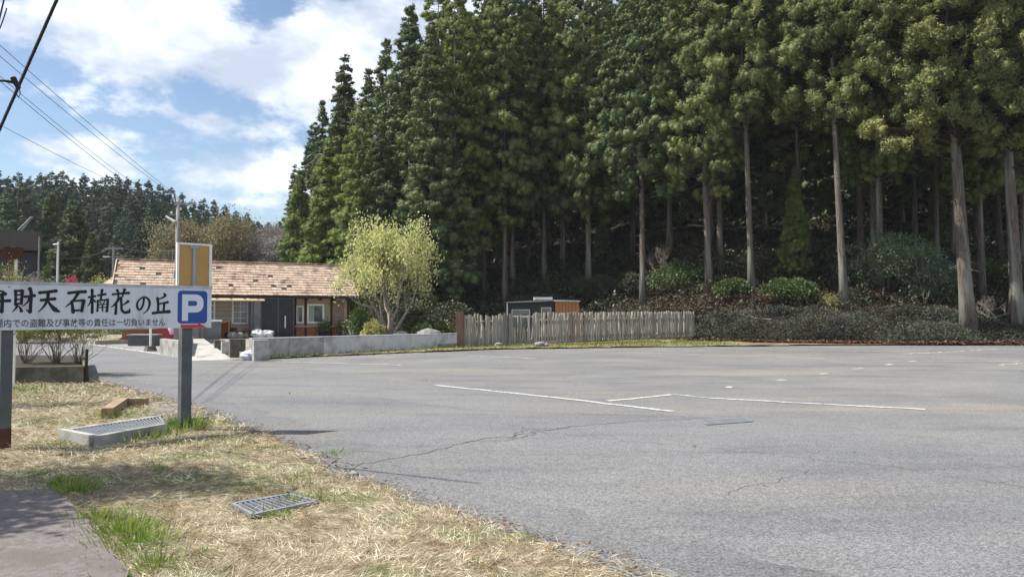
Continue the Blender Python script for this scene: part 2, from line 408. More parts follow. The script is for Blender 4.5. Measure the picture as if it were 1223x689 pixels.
for p in (((700, 419), (770, 418.2)), ((880, 418.5), (1000, 418.8)), ((1010, 420), (1130, 419))):
    stripe('yellow_line', [g2(*p[0]), g2(*p[1])], .14, M['lineyellow'], rough=.5)
def crack(pix, w):
    pts = []
    for i in range(len(pix)-1):
        a, b_ = G(*pix[i]), G(*pix[i+1]); n = max(2, int((b_-a).length/.11))
        for k in range(n):
            p = a.lerp(b_, k/n); pts.append((p.x+random.gauss(0, .035), p.y+random.gauss(0, .035)))
    pts.append(g2(*pix[-1])); stripe('asphalt_crack', pts, w, M['crack'], .0075, .4)
crack([(422, 557), (500, 543), (560, 528), (600, 522), (690, 509)], .016)
crack([(600, 505), (650, 517), (760, 527), (900, 541), (1060, 558), (1223, 583)], .007)
crack([(560, 528), (610, 526), (650, 516)], .012)
crack([(610, 524), (625, 514), (690, 509), (760, 503), (850, 499)], .012)
crack([(868, 590), (920, 577), (965, 563)], .005)
crack([(250, 500), (300, 518), (345, 531), (420, 557)], .012)
crack([(400, 470), (560, 490), (850, 499)], .010)
crack([(700, 436), (820, 441), (1000, 438)], .02)
crack([(500, 447), (700, 452), (860, 449)], .018)

# smoother worn band along the verge
band = []
for i in range(1, 10):
    a_ = Vector(edge_left[max(i-1, 1)]); c_ = Vector(edge_left[min(i+1, 9)]); d_ = (c_-a_).normalized(); band.append((edge_left[i][0]+d_.y*.42, edge_left[i][1]-d_.x*.42))
stripe('worn_band', band, .62, asphalt('worn edge asphalt', (.126, .128, .134), (.15, .151, .155), (.16, .152, .14), 21), .0055, .10)
rgl = np.random.default_rng(77); xl_ = rgl.uniform(-8, 26, 5200); yl_ = 5+31*rgl.uniform(size=5200)**.55
kl = inpoly(xl_, yl_, [(1.6, 5), (26, 5), (36, 36), (10, 35.5), (-4, 31), (-8, 20)]) & (rgl.uniform(size=5200) < (.12+.9*(yl_ > 31)))
xl_, yl_ = xl_[kl], yl_[kl]; nl = len(xl_)
Vl, Ql = leafquads(np.stack([xl_, yl_, np.full(nl, .012)], 1), rgl.normal(size=(nl, 3))*np.array([1, 1, .12]), rgl.uniform(.03, .09, nl), rgl.uniform(.008, .035, nl), rgl, .7)
tag(link('lot_litter', npmesh('lot_litter', Vl, Ql, M['litter'], rgl.uniform(size=nl))), 'scattered dead leaves and needles lying on the parking lot', 'litter', kind='stuff')

# verge: uneven strip of straw covered earth left of the road
VERGE = edge_left + [(-21.2, 31.3), (-60, 78.5), (-75, 78.5), (-75, -11.4)]
gx = np.arange(-24, 4, .09); gy = np.arange(-1, 34, .09); XX, YY = np.meshgrid(gx, gy)
wob = .10
insd = inpoly(XX + (vnoise(XX, YY, .35, 1)-.5)*.3, YY + (vnoise(XX, YY, .3, 2)-.5)*.3, VERGE)
dz = .022 + .03*(vnoise(XX, YY, .5, 3)-.4) + .02*(vnoise(XX, YY, .16, 4)-.5)
GRP = [g2(272, 600), g2(345, 586), g2(386, 597), g2(302, 617)]
dz = np.where(inpoly(XX, YY, GRP), -.03, dz)
V = np.stack([XX, YY, dz], -1).reshape(-1, 3); idx = np.arange(len(V)).reshape(XX.shape)
Q = np.stack([idx[:-1, :-1], idx[:-1, 1:], idx[1:, 1:], idx[1:, :-1]], -1).reshape(-1, 4); Q = Q[insd.ravel()[Q].all(1)]
used = np.unique(Q); remap = np.zeros(len(V), int); remap[used] = np.arange(len(used))
me = npmesh('verge', V[used], remap[Q], M['verge']); me.polygons.foreach_set('use_smooth', np.ones(len(Q), bool)); struct(link('verge', me))

# path in the lower left corner
pp = [g2(-300, 600), g2(-20, 596), g2(62, 591), g2(88, 612), g2(112, 640), g2(150, 689), (-1.9, 3.6), (-1.2, 2), (-1.2, -3), (-12, -3)]
b = MB(); n = len(pp)
q = []
for i in range(n):
    a = Vector(pp[i]); c = Vector(pp[(i+1) % n]); k = max(1, int((c-a).length/.12))
    for j in range(k):
        p = a.lerp(c, j/k); q.append((p.x+random.gauss(0, .012), p.y+random.gauss(0, .012)))
b.add([(x, y, .058) for x, y in q] + [(x, y, -.02) for x, y in q], [tuple(range(len(q)))] + [(i, i+len(q), (i+1) % len(q)+len(q), (i+1) % len(q)) for i in range(len(q))])
o = b.build('path', M['path']); struct(o); PATH = pp

# low yard ground behind the roadside wall, and the grass strip at its foot
YARD = [g2(289, 429), g2(420, 421), g2(546, 416), (-1.5, 49), (-40, 66), (-34, 50), (-21, 37.6), g2(190, 410), g2(222, 410), g2(232, 410, ), g2(262, 410), g2(280, 425)]
strip = [g2(300, 430.6), g2(420, 424.6), g2(545, 419.6), g2(600, 417.6), g2(700, 415.9), g2(830, 414.3), g2(960, 413), g2(1223, 412.1), (60, 36.5), (60, 38), (20, 38.2), (14, 39.5), (10, 43), (6, 45), g2(548, 415), g2(420, 420), g2(300, 427)]
gx = np.arange(-12, 42, .25); gy = np.arange(23, 47, .25); XX, YY = np.meshgrid(gx, gy)
insd = inpoly(XX + (vnoise(XX, YY, .9, 1)-.5)*.5, YY + (vnoise(XX, YY, .8, 2)-.5)*.6, strip)
V = np.stack([XX, YY, np.maximum(terr(XX, YY), 0)+.03+.05*vnoise(XX, YY, .6, 5)], -1).reshape(-1, 3); idx = np.arange(len(V)).reshape(XX.shape)
Q = np.stack([idx[:-1, :-1], idx[:-1, 1:], idx[1:, 1:], idx[1:, :-1]], -1).reshape(-1, 4); Q = Q[insd.ravel()[Q].all(1)]
used = np.unique(Q); remap = np.zeros(len(V), int); remap[used] = np.arange(len(used))
M['strip'] = mat('weedy strip', (.15, .14, .07), (.26, .20, .12), 2.5, .95, .6, 20, c3=(.13, .085, .055), s3=.8)
struct(link('grass_strip', npmesh('grass_strip', V[used], remap[Q], M['strip'])))
b = MB(); yz = .22
ny = len(YARD); b.add([(x, y, yz) for x, y in YARD]+[(x, y, -.1) for x, y in YARD], [tuple(range(ny))]+[(i, i+ny, (i+1) % ny+ny, (i+1) % ny) for i in range(ny)]); o = b.build('yard_ground', M['yard']); struct(o)
if o.data.polygons[0].normal.z < 0: o.data.flip_normals()

sheet('yard_apron', [g2(108, 410.5), g2(128, 413.2), g2(217, 425.9), g2(248, 429.6), g2(289, 430), g2(285, 405), g2(110, 403.5)], .012, mat('grey apron concrete', (.26, .255, .24), (.2, .195, .18), 2.5, .9, .4, 30, c3=(.17, .16, .14), s3=.7))

# ------------------------------------------------------------------ grass on the verge
def scatter(n, xr, yr, poly, rng, dens=None):
    x = rng.uniform(*xr, n); y = rng.uniform(*yr, n); k = inpoly(x, y, poly)
    vis = np.abs(x) < y*.72+.8
    k &= vis
    if dens is not None: k &= rng.uniform(size=n) < dens(x, y)
    return x[k], y[k]
def vergez(x, y): return .022 + .03*(vnoise(x, y, .5, 3)-.4)
VCLIP = [p for p in VERGE]
PATHP = PATH
def offpath(x, y): return ~inpoly(x, y, PATHP) & ~inpoly(x, y, [g2(278, 600), g2(345, 589), g2(378, 597), g2(302, 613)])
rng = np.random.default_rng(3)
def near(y): return np.clip((5.0/np.maximum(y, 3))**1.6, .05, 1)
def patch(x, y):                      # 0 straw .. 1 green
    g = vnoise(x, y, 1.3, 8)*.6 + vnoise(x, y, .5, 9)*.4
    for px, py, r in ((345, 600, .35), (90, 585, .35), (165, 635, .55), (205, 510, .8), (190, 560, .25), (330, 575, .4), (140, 525, .9), (260, 535, .8), (395, 605, .25), (60, 470, 1.5), (130, 655, .3), (250, 450, 1.0)):
        p = G(px, py); g = g + .55*np.exp(-((x-p.x)**2+(y-p.y)**2)/r**2)
    for px, py, r in ((300, 570, .5), (450, 620, .6), (60, 500, 1.0), (250, 660, .5), (420, 660, .8), (250, 610, .35)):
        p = G(px, py); g = g - .3*np.exp(-((x-p.x)**2+(y-p.y)**2)/r**2)
    return g
# straw: mostly flattened strands
x, y = scatter(680000, (-13, 2.5), (3.6, 20), VCLIP, rng, lambda x, y: near(y))
k = offpath(x, y); x, y = x[k], y[k]; n = len(x)
an = vnoise(x, y, .6, 12)*6.3 + rng.normal(size=n)*1.1; el = np.abs(rng.normal(size=n))*.28 + .02
D = np.stack([np.cos(an)*np.cos(el), np.sin(an)*np.cos(el), np.sin(el)], 1)
far = np.clip(y/6, 1, 3)
V, Q = leafquads(np.stack([x, y, vergez(x, y)+rng.uniform(0, .02, n)], 1), D, rng.uniform(.04, .13, n)*far**.5, .0036*far, rng, .3)
tag(link('dry_grass', npmesh('dry_grass', V, Q, M['straw'], rng.uniform(size=n))), 'dead straw coloured grass lying over the roadside verge', 'grass', kind='stuff')
# green blades
x, y = scatter(420000, (-14, 2.3), (3.6, 26), VCLIP, rng, lambda x, y: near(y)*np.clip((patch(x, y)-.46)*2.2, 0.05, 1))
k = offpath(x, y); x, y = x[k], y[k]; n = len(x)
an = rng.uniform(0, 6.3, n); el = rng.uniform(.5, 1.45, n); gp = np.clip((patch(x, y)-.5)*1.6, .2, 1)
D = np.stack([np.cos(an)*np.cos(el), np.sin(an)*np.cos(el), np.sin(el)], 1); far = np.clip(y/6, 1, 3)
V, Q = leafquads(np.stack([x, y, vergez(x, y)-.005], 1), D, rng.uniform(.03, .11, n)*gp*far**.3, .005*far, rng)
tag(link('green_grass', npmesh('green_grass', V, Q, M['grass'], rng.uniform(size=n))), 'short green grass coming up through the dead straw of the verge', 'grass', kind='stuff')
# broad weeds and tall tufts at the spots the photo shows
C_, D_, L_, W_ = [], [], [], []
def tuft(px, py, n, h, spread, w=.007):
    c = G(px, py)
    for _ in range(n):
        a = random.uniform(0, 6.3); r = abs(random.gauss(0, spread)); e = random.uniform(.6, 1.45)
        C_.append((c.x+r*math.cos(a), c.y+r*math.sin(a), .02)); D_.append((math.cos(a)*math.cos(e), math.sin(a)*math.cos(e), math.sin(e)))
        L_.append(h*random.uniform(.4, 1)); W_.append(w)
for t_ in ((221, 516, 260, .28, .16, .012), (180, 524, 160, .2, .25, .012), (160, 528, 100, .2, .2, .013), (188, 566, 70, .12, .06), (352, 603, 160, .10, .07), (328, 620, 160, .09, .12), (390, 604, 80, .07, .08), (300, 590, 60, .08, .1),
           (90, 590, 380, .13, .12), (75, 582, 160, .12, .08), (150, 640, 500, .14, .16), (170, 655, 400, .12, .16), (190, 680, 300, .1, .15), (120, 625, 200, .12, .1), (130, 500, 120, .15, .3, .012), (25, 470, 90, .2, .25, .02), (565, 680, 40, .06, .08),
           (400, 545, 90, .08, .15), (330, 540, 100, .08, .2), (440, 655, 40, .05, .08), (245, 665, 40, .06, .06), (110, 545, 60, .1, .2), (350, 580, 120, .08, .15), (375, 600, 60, .06, .06)):
    tuft(*t_)
V, Q = leafquads(np.array(C_), np.array(D_), np.array(L_), np.array(W_), rng)
tag(link('grass_tufts', npmesh('grass_tufts', V, Q, M['weed'], rng.uniform(size=len(Q)))), 'bright green tufts standing taller than the rest of the verge grass', 'grass', kind='stuff')
# leaf and twig litter along the asphalt edge
x = []; y = []
for i in range(2, len(edge_left)-1):
    a = np.array(edge_left[i]); c = np.array(edge_left[i+1]); m_ = int(np.linalg.norm(c-a)*160); t = rng.uniform(size=m_)[:, None]
    p = a+(c-a)*t+rng.normal(size=(m_, 2))*.10; x += list(p[:, 0]); y += list(p[:, 1])
x = np.array(x); y = np.array(y); n = len(x); an = rng.uniform(0, 6.3, n)
V, Q = leafquads(np.stack([x, y, np.full(n, .02)+rng.uniform(0, .03, n)], 1), np.stack([np.cos(an), np.sin(an), rng.uniform(-.1, .3, n)], 1), rng.uniform(.02, .07, n), rng.uniform(.004, .02, n), rng, .6)
tag(link('leaf_litter', npmesh('leaf_litter', V, Q, M['litter'], rng.uniform(size=n))), 'brown leaf and twig litter gathered along the asphalt edge', 'litter', kind='stuff')
# strip grass along the low wall, the fence and the bank foot
x, y = scatter(60000, (-12, 42), (23, 46), strip, rng); n = len(x); an = rng.uniform(0, 6.3, n); el = rng.uniform(.3, 1.4, n)
lowf = vnoise(x, y, 2.0, 4)-np.where(x > 11, 1, 0)
x, y, an, el = [q_[(lowf > .35) | (x < 8)] for q_ in (x, y, an, el)]; n = len(x)
V, Q = leafquads(np.stack([x, y, np.maximum(terr(x, y), 0)+.04], 1), np.stack([np.cos(an)*np.cos(el), np.sin(an)*np.cos(el), np.sin(el)], 1), rng.uniform(.06, .2, n), .03, rng)
tag(link('strip_grass', npmesh('strip_grass', V, Q, M['grass'], rng.uniform(size=n))), 'ragged green and tan grass at the foot of the low wall and stake fence', 'grass', kind='stuff')

# ------------------------------------------------------------------ big sign with kanji
BA = G(221, 516); BB = G(5, 539); bd = (BA-BB).normalized(); BN = Vector((bd.y, -bd.x, 0))   # BN faces the camera
PL = BB + BN*.075                                                        # board front passes here
def B(px, py, off=0):
    r = ray(px, py); o = Vector((0, 0, EYE)); q0 = PL + BN*off
    t = (q0-o).dot(BN)/r.dot(BN); p = o+r*t; d = p-BB
    return Vector((d.dot(bd), p.z))
sg = empty('parking_sign', 'long white roadside sign with black Japanese lettering and a blue P on two grey posts', 'sign', (BB.x, BB.y, 0), math.atan2(bd.y, bd.x))
# local axes: x along the board, -y towards the camera
FY = -.075
z_tl = B(0, 335.5).y; z_bl = B(0, 393.5).y; s_r = B(253, 343).x; zt = B(253, 343).y; zb = B(253, 392).y
s_l = B(-34, 335).x
b = MB(); zt2 = (z_tl+zt)/2; zb2 = (z_bl+zb)/2
b.box(s_l, s_r, FY, FY+.045, zb2, zt2-.03); panel = b.build('sign_board', M['board'], sg)
b = MB(); b.box(s_l-.005, s_r+.005, FY-.004, FY+.05, zt2-.029, zt2+.006); b.build('top_trim', M['boardtop'], sg)
def spt(c, cr):
    if cr == 'A': px, py = c[0]/9.185, 325+c[1]/9.185
    else: px, py = 120+c[0]/8.736, 325+c[1]/8.736
    return B(px, py)
def stroke(b, pts, ws, y, cr):
    sc_ = 9.185 if cr == 'A' else 8.736
    q = [spt(p, cr) for p in pts]; depth = (Vector((BB.x, BB.y, 0))+bd*q[0].x).length
    if len(ws) < len(q): ws = [np.interp(i/(len(q)-1), np.linspace(0, 1, len(ws)), ws) for i in range(len(q))]
    # smooth polyline
    Qp, Wp = [], []
    for i in range(len(q)-1):
        p0, p1, p2, p3 = q[max(i-1, 0)], q[i], q[i+1], q[min(i+2, len(q)-1)]
        for k in range(4):
            t = k/4; Qp.append(.5*((2*p1)+(p2-p0)*t+(2*p0-5*p1+4*p2-p3)*t*t+(3*p1-p0-3*p2+p3)*t**3) if len(q) > 2 else p1.lerp(p2, t)); Wp.append(ws[i]*(1-t)+ws[i+1]*t)
    Qp.append(q[-1]); Wp.append(ws[-1])
    k_ = depth/F/sc_*.58
    # brush heads: slight swelling at both ends
    vs = []; n = len(Qp)
    for i, p in enumerate(Qp):
        d = (Qp[min(i+1, n-1)]-Qp[max(i-1, 0)]).normalized(); nn = Vector((-d.y, d.x)); e = 1+.22*math.exp(-(i/1.3)**2)+.12*math.exp(-((n-1-i)/1.3)**2)
        vs.append((p+nn*Wp[i]*k_*e, p-nn*Wp[i]*k_*e))
    for i in range(n-1):
        a, c = vs[i]; d, e = vs[i+1]
        b.add([(a.x, y, a.y), (c.x, y, c.y), (e.x, y, e.y), (d.x, y, d.y)], [(0, 1, 2, 3)])
    for j, sgn in ((0, -1), (n-1, 1)):
        a, c = vs[j]; m_ = (a+c)/2; d = (Qp[min(j+1, n-1)]-Qp[max(j-1, 0)]).normalized()*sgn*(a-c).length*.35
        b.add([(a.x, y, a.y), (c.x, y, c.y), (m_.x+d.x, y, m_.y+d.y)], [(0, 1, 2)])
ST = {
 'ben': ('A', [([(-50,180),(-95,262)],[18,10]), ([(-95,262),(-20,250),(50,238)],[12,20]), ([(-5,205),(30,215),(62,245)],[10,26]), ([(-125,325),(0,318),(112,312)],[18,24]), ([(-48,275),(-55,360),(-95,435)],[20,8]), ([(22,250),(24,340),(18,440)],[22,24])]),
 'zai': ('A', [([(168,200),(172,280),(168,360)],[20,18]), ([(165,206),(245,203)],[14,20]), ([(243,200),(240,280),(232,352)],[24,20]), ([(178,250),(232,248)],[12]), ([(178,300),(230,297)],[12]), ([(172,347),(236,345)],[14]), ([(188,368),(170,400),(135,437)],[22,5]), ([(204,372),(222,395),(236,432)],[8,24]),
         ([(268,270),(325,264),(385,256)],[18,24]), ([(325,176),(342,230),(338,330),(330,442)],[26,22,24]), ([(330,440),(308,428),(285,405)],[22,5]), ([(324,285),(296,335),(240,378)],[20,5])]),
 'ten': ('A', [([(428,226),(520,217),(622,205)],[22,26]), ([(445,308),(520,300),(606,292)],[20,26]), ([(528,218),(522,290),(485,370),(420,437)],[24,24,5]), ([(522,315),(560,365),(605,412),(660,436)],[12,24,38,6])]),
 'seki': ('A', [([(745,230),(840,218),(942,214)],[20,26]), ([(858,228),(800,315),(712,386)],[22,20,4]), ([(786,315),(794,370),(802,445)],[18,26]), ([(790,322),(860,312),(925,310)],[14,20]), ([(918,308),(908,360),(895,432)],[28,22]), ([(800,420),(900,418)],[16])]),
 'nan': ('A', [([(968,276),(1048,262)],[14,18]), ([(1010,190),(1012,320),(1010,448)],[20,20]), ([(1006,285),(985,340),(960,376)],[18,4]), ([(1020,292),(1045,325)],[6,16]),
         ([(1070,256),(1162,240)],[14,18]), ([(1120,192),(1112,250),(1105,300)],[20,14]), ([(1072,308),(1072,370),(1066,432)],[16,14]), ([(1072,312),(1130,306),(1180,302)],[12,16]), ([(1180,298),(1180,360),(1172,432)],[20,18]), ([(1172,434),(1152,425)],[14,5]), ([(1096,325),(1108,345)],[9]), ([(1146,320),(1134,345)],[9]), ([(1086,358),(1164,352)],[8]), ([(1086,388),(1164,384)],[8]), ([(1124,352),(1124,430)],[10])]),
 'ka': ('B', [([(122,232),(210,224),(300,216)],[14,20]), ([(172,185),(186,215),(186,258)],[20,14]), ([(252,178),(240,215),(230,256)],[22,10]), ([(192,272),(160,325),(108,368)],[20,18,4]), ([(160,318),(162,370),(158,438)],[18,20]), ([(212,262),(218,330),(222,392),(252,420),(300,412)],[20,16,22,24]), ([(300,414),(303,392),(302,376)],[18,4]), ([(290,302),(262,325),(218,348)],[22,5])]),
 'no': ('B', [([(452,272),(446,330),(425,378),(402,392),(383,365),(386,315),(425,270),(470,262),(505,292),(512,340),(490,395),(448,432)],[14,16,16,14,18,14,12,14,18,18,12,5])]),
 'oka': ('B', [([(660,222),(680,240)],[12,16]),([(678,240),(650,266),(596,284)],[20,8]), ([(594,268),(602,340),(600,418)],[20,18]), ([(604,332),(660,322),(704,312)],[12,20]), ([(664,330),(662,370),(656,415)],[18,16]), ([(540,428),(630,418),(722,410)],[18,26])]),
}
lay = 0
for kx, (cr, sts) in ST.items():
    b = MB()
    for pts, ws in sts:
        lay += 1; stroke(b, pts, ws, FY-.003-.00012*(lay % 9), cr)
    b.build('brush_letter', M['ink'], sg)
# small line of text (bundled fallback font), turned to mesh
cu = bpy.data.curves.new('small_text', 'FONT'); cu.body = '駐車場内での盗難及び事故等の責任は一切負いません'; cu.size = 1; cu.resolution_u = 2; cu.offset = .006
to = bpy.data.objects.new('tmp', cu); COL.objects.link(to); bpy.context.view_layer.update()
tm = bpy.data.meshes.new_from_object(to); bpy.data.objects.remove(to)
vv = np.array([v.co[:] for v in tm.vertices]); x0, x1 = vv[:, 0].min(), vv[:, 0].max(); y0, y1 = vv[:, 1].min(), vv[:, 1].max()
sA = B(197, 387).x; nchar = 23; s5 = B(5.5, 387).x   # 内 left edge is the fourth character
wch = (sA-s5)/(nchar-3); hch = (B(100, 380.5).y-B(100, 390).y)
zc = .5*(B(100, 380.5).y+B(100, 390).y)
scx = wch*nchar/(x1-x0); scz = hch/(y1-y0)*1.02
nv = [(sA+(v[0]-x1)*scx, FY-.003, zc+(v[1]-(y0+y1)/2)*scz) for v in vv]
tb = MB(); tb.add(nv, [tuple(p.vertices) for p in tm.polygons]); tb.build('small_lettering', M['inkthin'], sg)
# blue P plate
def cB(x, y): return B(120+x/8.736, 325+y/8.736)
p0 = cB(803, 536); p1 = cB(1115, 198)
def rrect(x0, z0, x1, z1, r, n=5):
    out = []
    for cx, cz, a0 in ((x1-r, z0+r, -90), (x1-r, z1-r, 0), (x0+r, z1-r, 90), (x0+r, z0+r, 180)):
        for k in range(n+1):
            a = math.radians(a0+90*k/n); out.append((cx+r*math.cos(a), cz+r*math.sin(a)))
    return out
b = MB(); b.prism(rrect(p0.x, p0.y, p1.x, p1.y, .045), FY-.003, FY-.0005); plate = b.build('parking_plate', M['blue'], sg)
a = cB(848, 508); c = cB(1075, 235); st_ = cB(912, 420); h0 = cB(912, 352); h1 = cB(1008, 300)
b = MB(); y = FY-.0045
b.add([(a.x, y, a.y), (st_.x, y, a.y), (st_.x, y, c.y), (a.x, y, c.y)], [(0, 1, 2, 3)])
# bowl as a strip between outer and inner arcs
def arc(x0, x1, z0, z1, r, n=6):
    o = [(x0, z0)]
    for k in range(n+1): t = math.radians(-90+90*k/n); o.append((x1-r+r*math.cos(t), z0+r+r*math.sin(t)))
    for k in range(n+1): t = math.radians(90*k/n); o.append((x1-r+r*math.cos(t), z1-r+r*math.sin(t)))
    return o+[(x0, z1)]
R0 = (c.y-st_.y)*.42; R1 = (h1.y-h0.y)*.42
A1 = arc(st_.x, c.x, st_.y, c.y, R0); A2 = arc(st_.x, h1.x, h0.y, h1.y, R1)
for i in range(len(A1)-1):
    b.add([(A1[i][0], y, A1[i][1]), (A1[i+1][0], y, A1[i+1][1]), (A2[i+1][0], y, A2[i+1][1]), (A2[i][0], y, A2[i][1])], [(0, 1, 2, 3)])
b.build('letter_p', M['whitep'], plate)
b = MB(); ar = [cB(*q) for q in ((838, 548), (1018, 548), (1018, 530), (1110, 582), (1018, 600), (1018, 588), (838, 588))]
zlo = zb2+.004
b.add([(q.x, FY-.0047, max(q.y, zlo)) for q in ar], [tuple(range(7))]); b.build('red_arrow', M['red'], sg)
# posts
for nm, s_, top in (('post', 0.0, zt2-.05), ('post', (BA-BB).length, B(232, 292).y)):
    w = .058 if s_ == 0 else .066
    b = MB(); b.box(s_-w, s_+w, FY+.047, FY+.047+.125, .26 if s_ == 0 else .13, top); o = b.build('post', M['postpaint'], sg)
    b = MB(); b.box(s_-w-.002, s_+w+.002, FY+.045, FY+.174, -.05, .259 if s_ == 0 else .129); b.build('post_base', M['rust'], o)
for s_ in (0.0, (BA-BB).length):
    for z in (zb2+.1, zt2-.12): b = MB(); b.box(s_-.1, s_+.1, FY+.0455, FY+.0465, z-.02, z+.02); b.build('bracket', M['steel'], sg)
for s_ in (.0, .02+(BA-BB).length-.09):
    for z in (zb2+.04, zt2-.06):
        b = MB().blob((s_, FY-.002, z), (.011, .006, .011), 8, 5, 0); b.build('bolt', M['steel'], sg)
# amber back panel above the board
f0 = B(211, 341); f1 = B(253.5, 292)
b = MB(); x0, x1, z0, z1 = f0.x, f1.x, zt2+.008, f1.y; t = .035
b.box(x0, x1, FY, FY+.04, z1-t*.7, z1); b.box(x0, x0+t*.8, FY, FY+.04, z0, z1-t*.7); b.box(x1-t, x1, FY, FY+.04, z0, z1-t*.7)
fr = b.build('panel_frame', M['whiteframe'], sg)
b = MB(); b.box(x0+t*.8, x1-t, FY+.012, FY+.03, z0, z1-t*.7); b.build('plywood_panel', M['ply'], sg)
b = MB(); xm = B(232, 320).x; b.box(xm-.022, xm+.022, FY-.004, FY+.011, z0, z1-.05)
b.box(xm-.06, xm+.06, FY-.006, FY+.0, z1-.07, z1-.03); b.build('panel_brace', M['steel'], sg)

# ------------------------------------------------------------------ drain grates and kerb blocks near the camera
def grate(name, label, quad, z, nb, h=.03, rows=0, bw=.011, bm='steel'):
    c = [G(*q, z) for q in quad]; root = empty(name, label, 'drain grate', (0, 0, 0))
    b = MB()
    def bar(a, d, w, zz=0):
        t = (d-a).normalized(); n = Vector((-t.y, t.x, 0))*w/2
        vs = [a+n, a-n, d-n, d+n]; b.add([(p.x, p.y, z-h) for p in vs]+[(p.x, p.y, z+zz) for p in vs], [(0,1,2,3),(4,7,6,5),(0,4,5,1),(1,5,6,2),(2,6,7,3),(3,7,4,0)])
    for i in range(4): bar(c[i], c[(i+1) % 4], .03)
    b.build('frame', M['steel'], root); b = MB()
    for i in range(1, nb): bar(c[0].lerp(c[1], i/nb), c[3].lerp(c[2], i/nb), bw, -.003)
    for i in range(1, rows+1): bar(c[0].lerp(c[3], i/(rows+1)), c[1].lerp(c[2], i/(rows+1)), .012, -.006)
    b.build('bars', M[bm], root)
    b = MB(); b.add([(p.x, p.y, z-.02) for p in c], [(0, 1, 2, 3)]); b.build('drain_shade', M['rubber_drain_shade'], root)  # black sheet standing in for the shade down in the drain
    return root
grate('drain_grate', 'steel drain grate sunk in the verge among straw and a green tuft', [(278, 600), (345, 589), (378, 597), (302, 613)], .062, 11)
grate('drain_grate', 'long steel drain grate lying on the concrete gutter block by the signpost', [(80, 513), (190, 497), (196, 504), (118, 519)], .165, 24, rows=1)
grate('drain_grate', 'flat rusty edged grate set in the parking lot asphalt', [(838, 502), (890, 498.5), (898, 502.5), (845, 506.5)], .016, 15, rows=2, h=.005, bw=.03, bm='lightsteel')
b = MB(); q = [G(80, 513, .16), G(190, 497, .16), G(200, 505, .16), G(118, 520, .16)]
lo = [p.copy() for p in q]
b.add([(p.x, p.y, .09) for p in q]+[(p.x, p.y, -.05) for p in lo], [(0,1,2,3),(0,4,5,1),(1,5,6,2),(2,6,7,3),(3,7,4,0)])
# low sides that carry the grate
def wallseg(b, a, d, w, z0, z1):
    t = (d-a).normalized(); n = Vector((-t.y, t.x, 0))*w/2; vs = [a+n, a-n, d-n, d+n]
    b.add([(p.x, p.y, z0) for p in vs]+[(p.x, p.y, z1) for p in vs], [(0,3,2,1),(4,5,6,7),(0,1,5,4),(1,2,6,5),(2,3,7,6),(3,0,4,7)])
wallseg(b, q[0]+Vector((-.06, 0, 0)), q[3]+Vector((-.06, -.02, 0)), .07, -.03, .172); wallseg(b, q[3]+Vector((0, -.06, 0)), q[2]+Vector((0, -.06, 0)), .06, -.03, .166)
wallseg(b, q[0]+Vector((0, .06, 0)), q[1]+Vector((0, .06, 0)), .06, -.03, .166)
tag(b.build('gutter_block', M['concrete']), 'pale concrete gutter block standing in the grass by the right signpost', 'gutter')
# broken kerb corner with dark opening beyond it
b = MB()
a0, a1, a2 = G(128, 501), G(147, 487), G(172, 487)
wallseg(b, a0, a1, .16, -.03, .17); wallseg(b, a1, a2+Vector((.05, 0, 0)), .12, -.03, .16)
tag(b.build('kerb_block', mat('rusty concrete', (.34, .25, .16), (.2, .14, .09), 6, .9, .5)), 'rust stained broken kerb block around a dark drain opening', 'kerb')
sheet('gutter_slab', [g2(170, 503), g2(185, 482), g2(232, 487), g2(250, 501), g2(200, 508)], .045, mat('stained gutter slab', (.24, .215, .185), (.16, .145, .12), 5, .9, .5, 30, c3=(.12, .11, .07), s3=2))
for px, py, s_, lb in ((422, 573, .055, 'small dark rock lying at the verge edge beside the asphalt'), (413, 571, .03, 'pebble beside the small dark rock at the verge edge')):
    p = G(px, py); b = MB().blob((0, 0, s_*.4), (s_, s_*.8, s_*.6), 8, 6, .25); o = b.build('rock', M['stone']); o.location = (p.x, p.y, .03); tag(o, lb, 'rock')

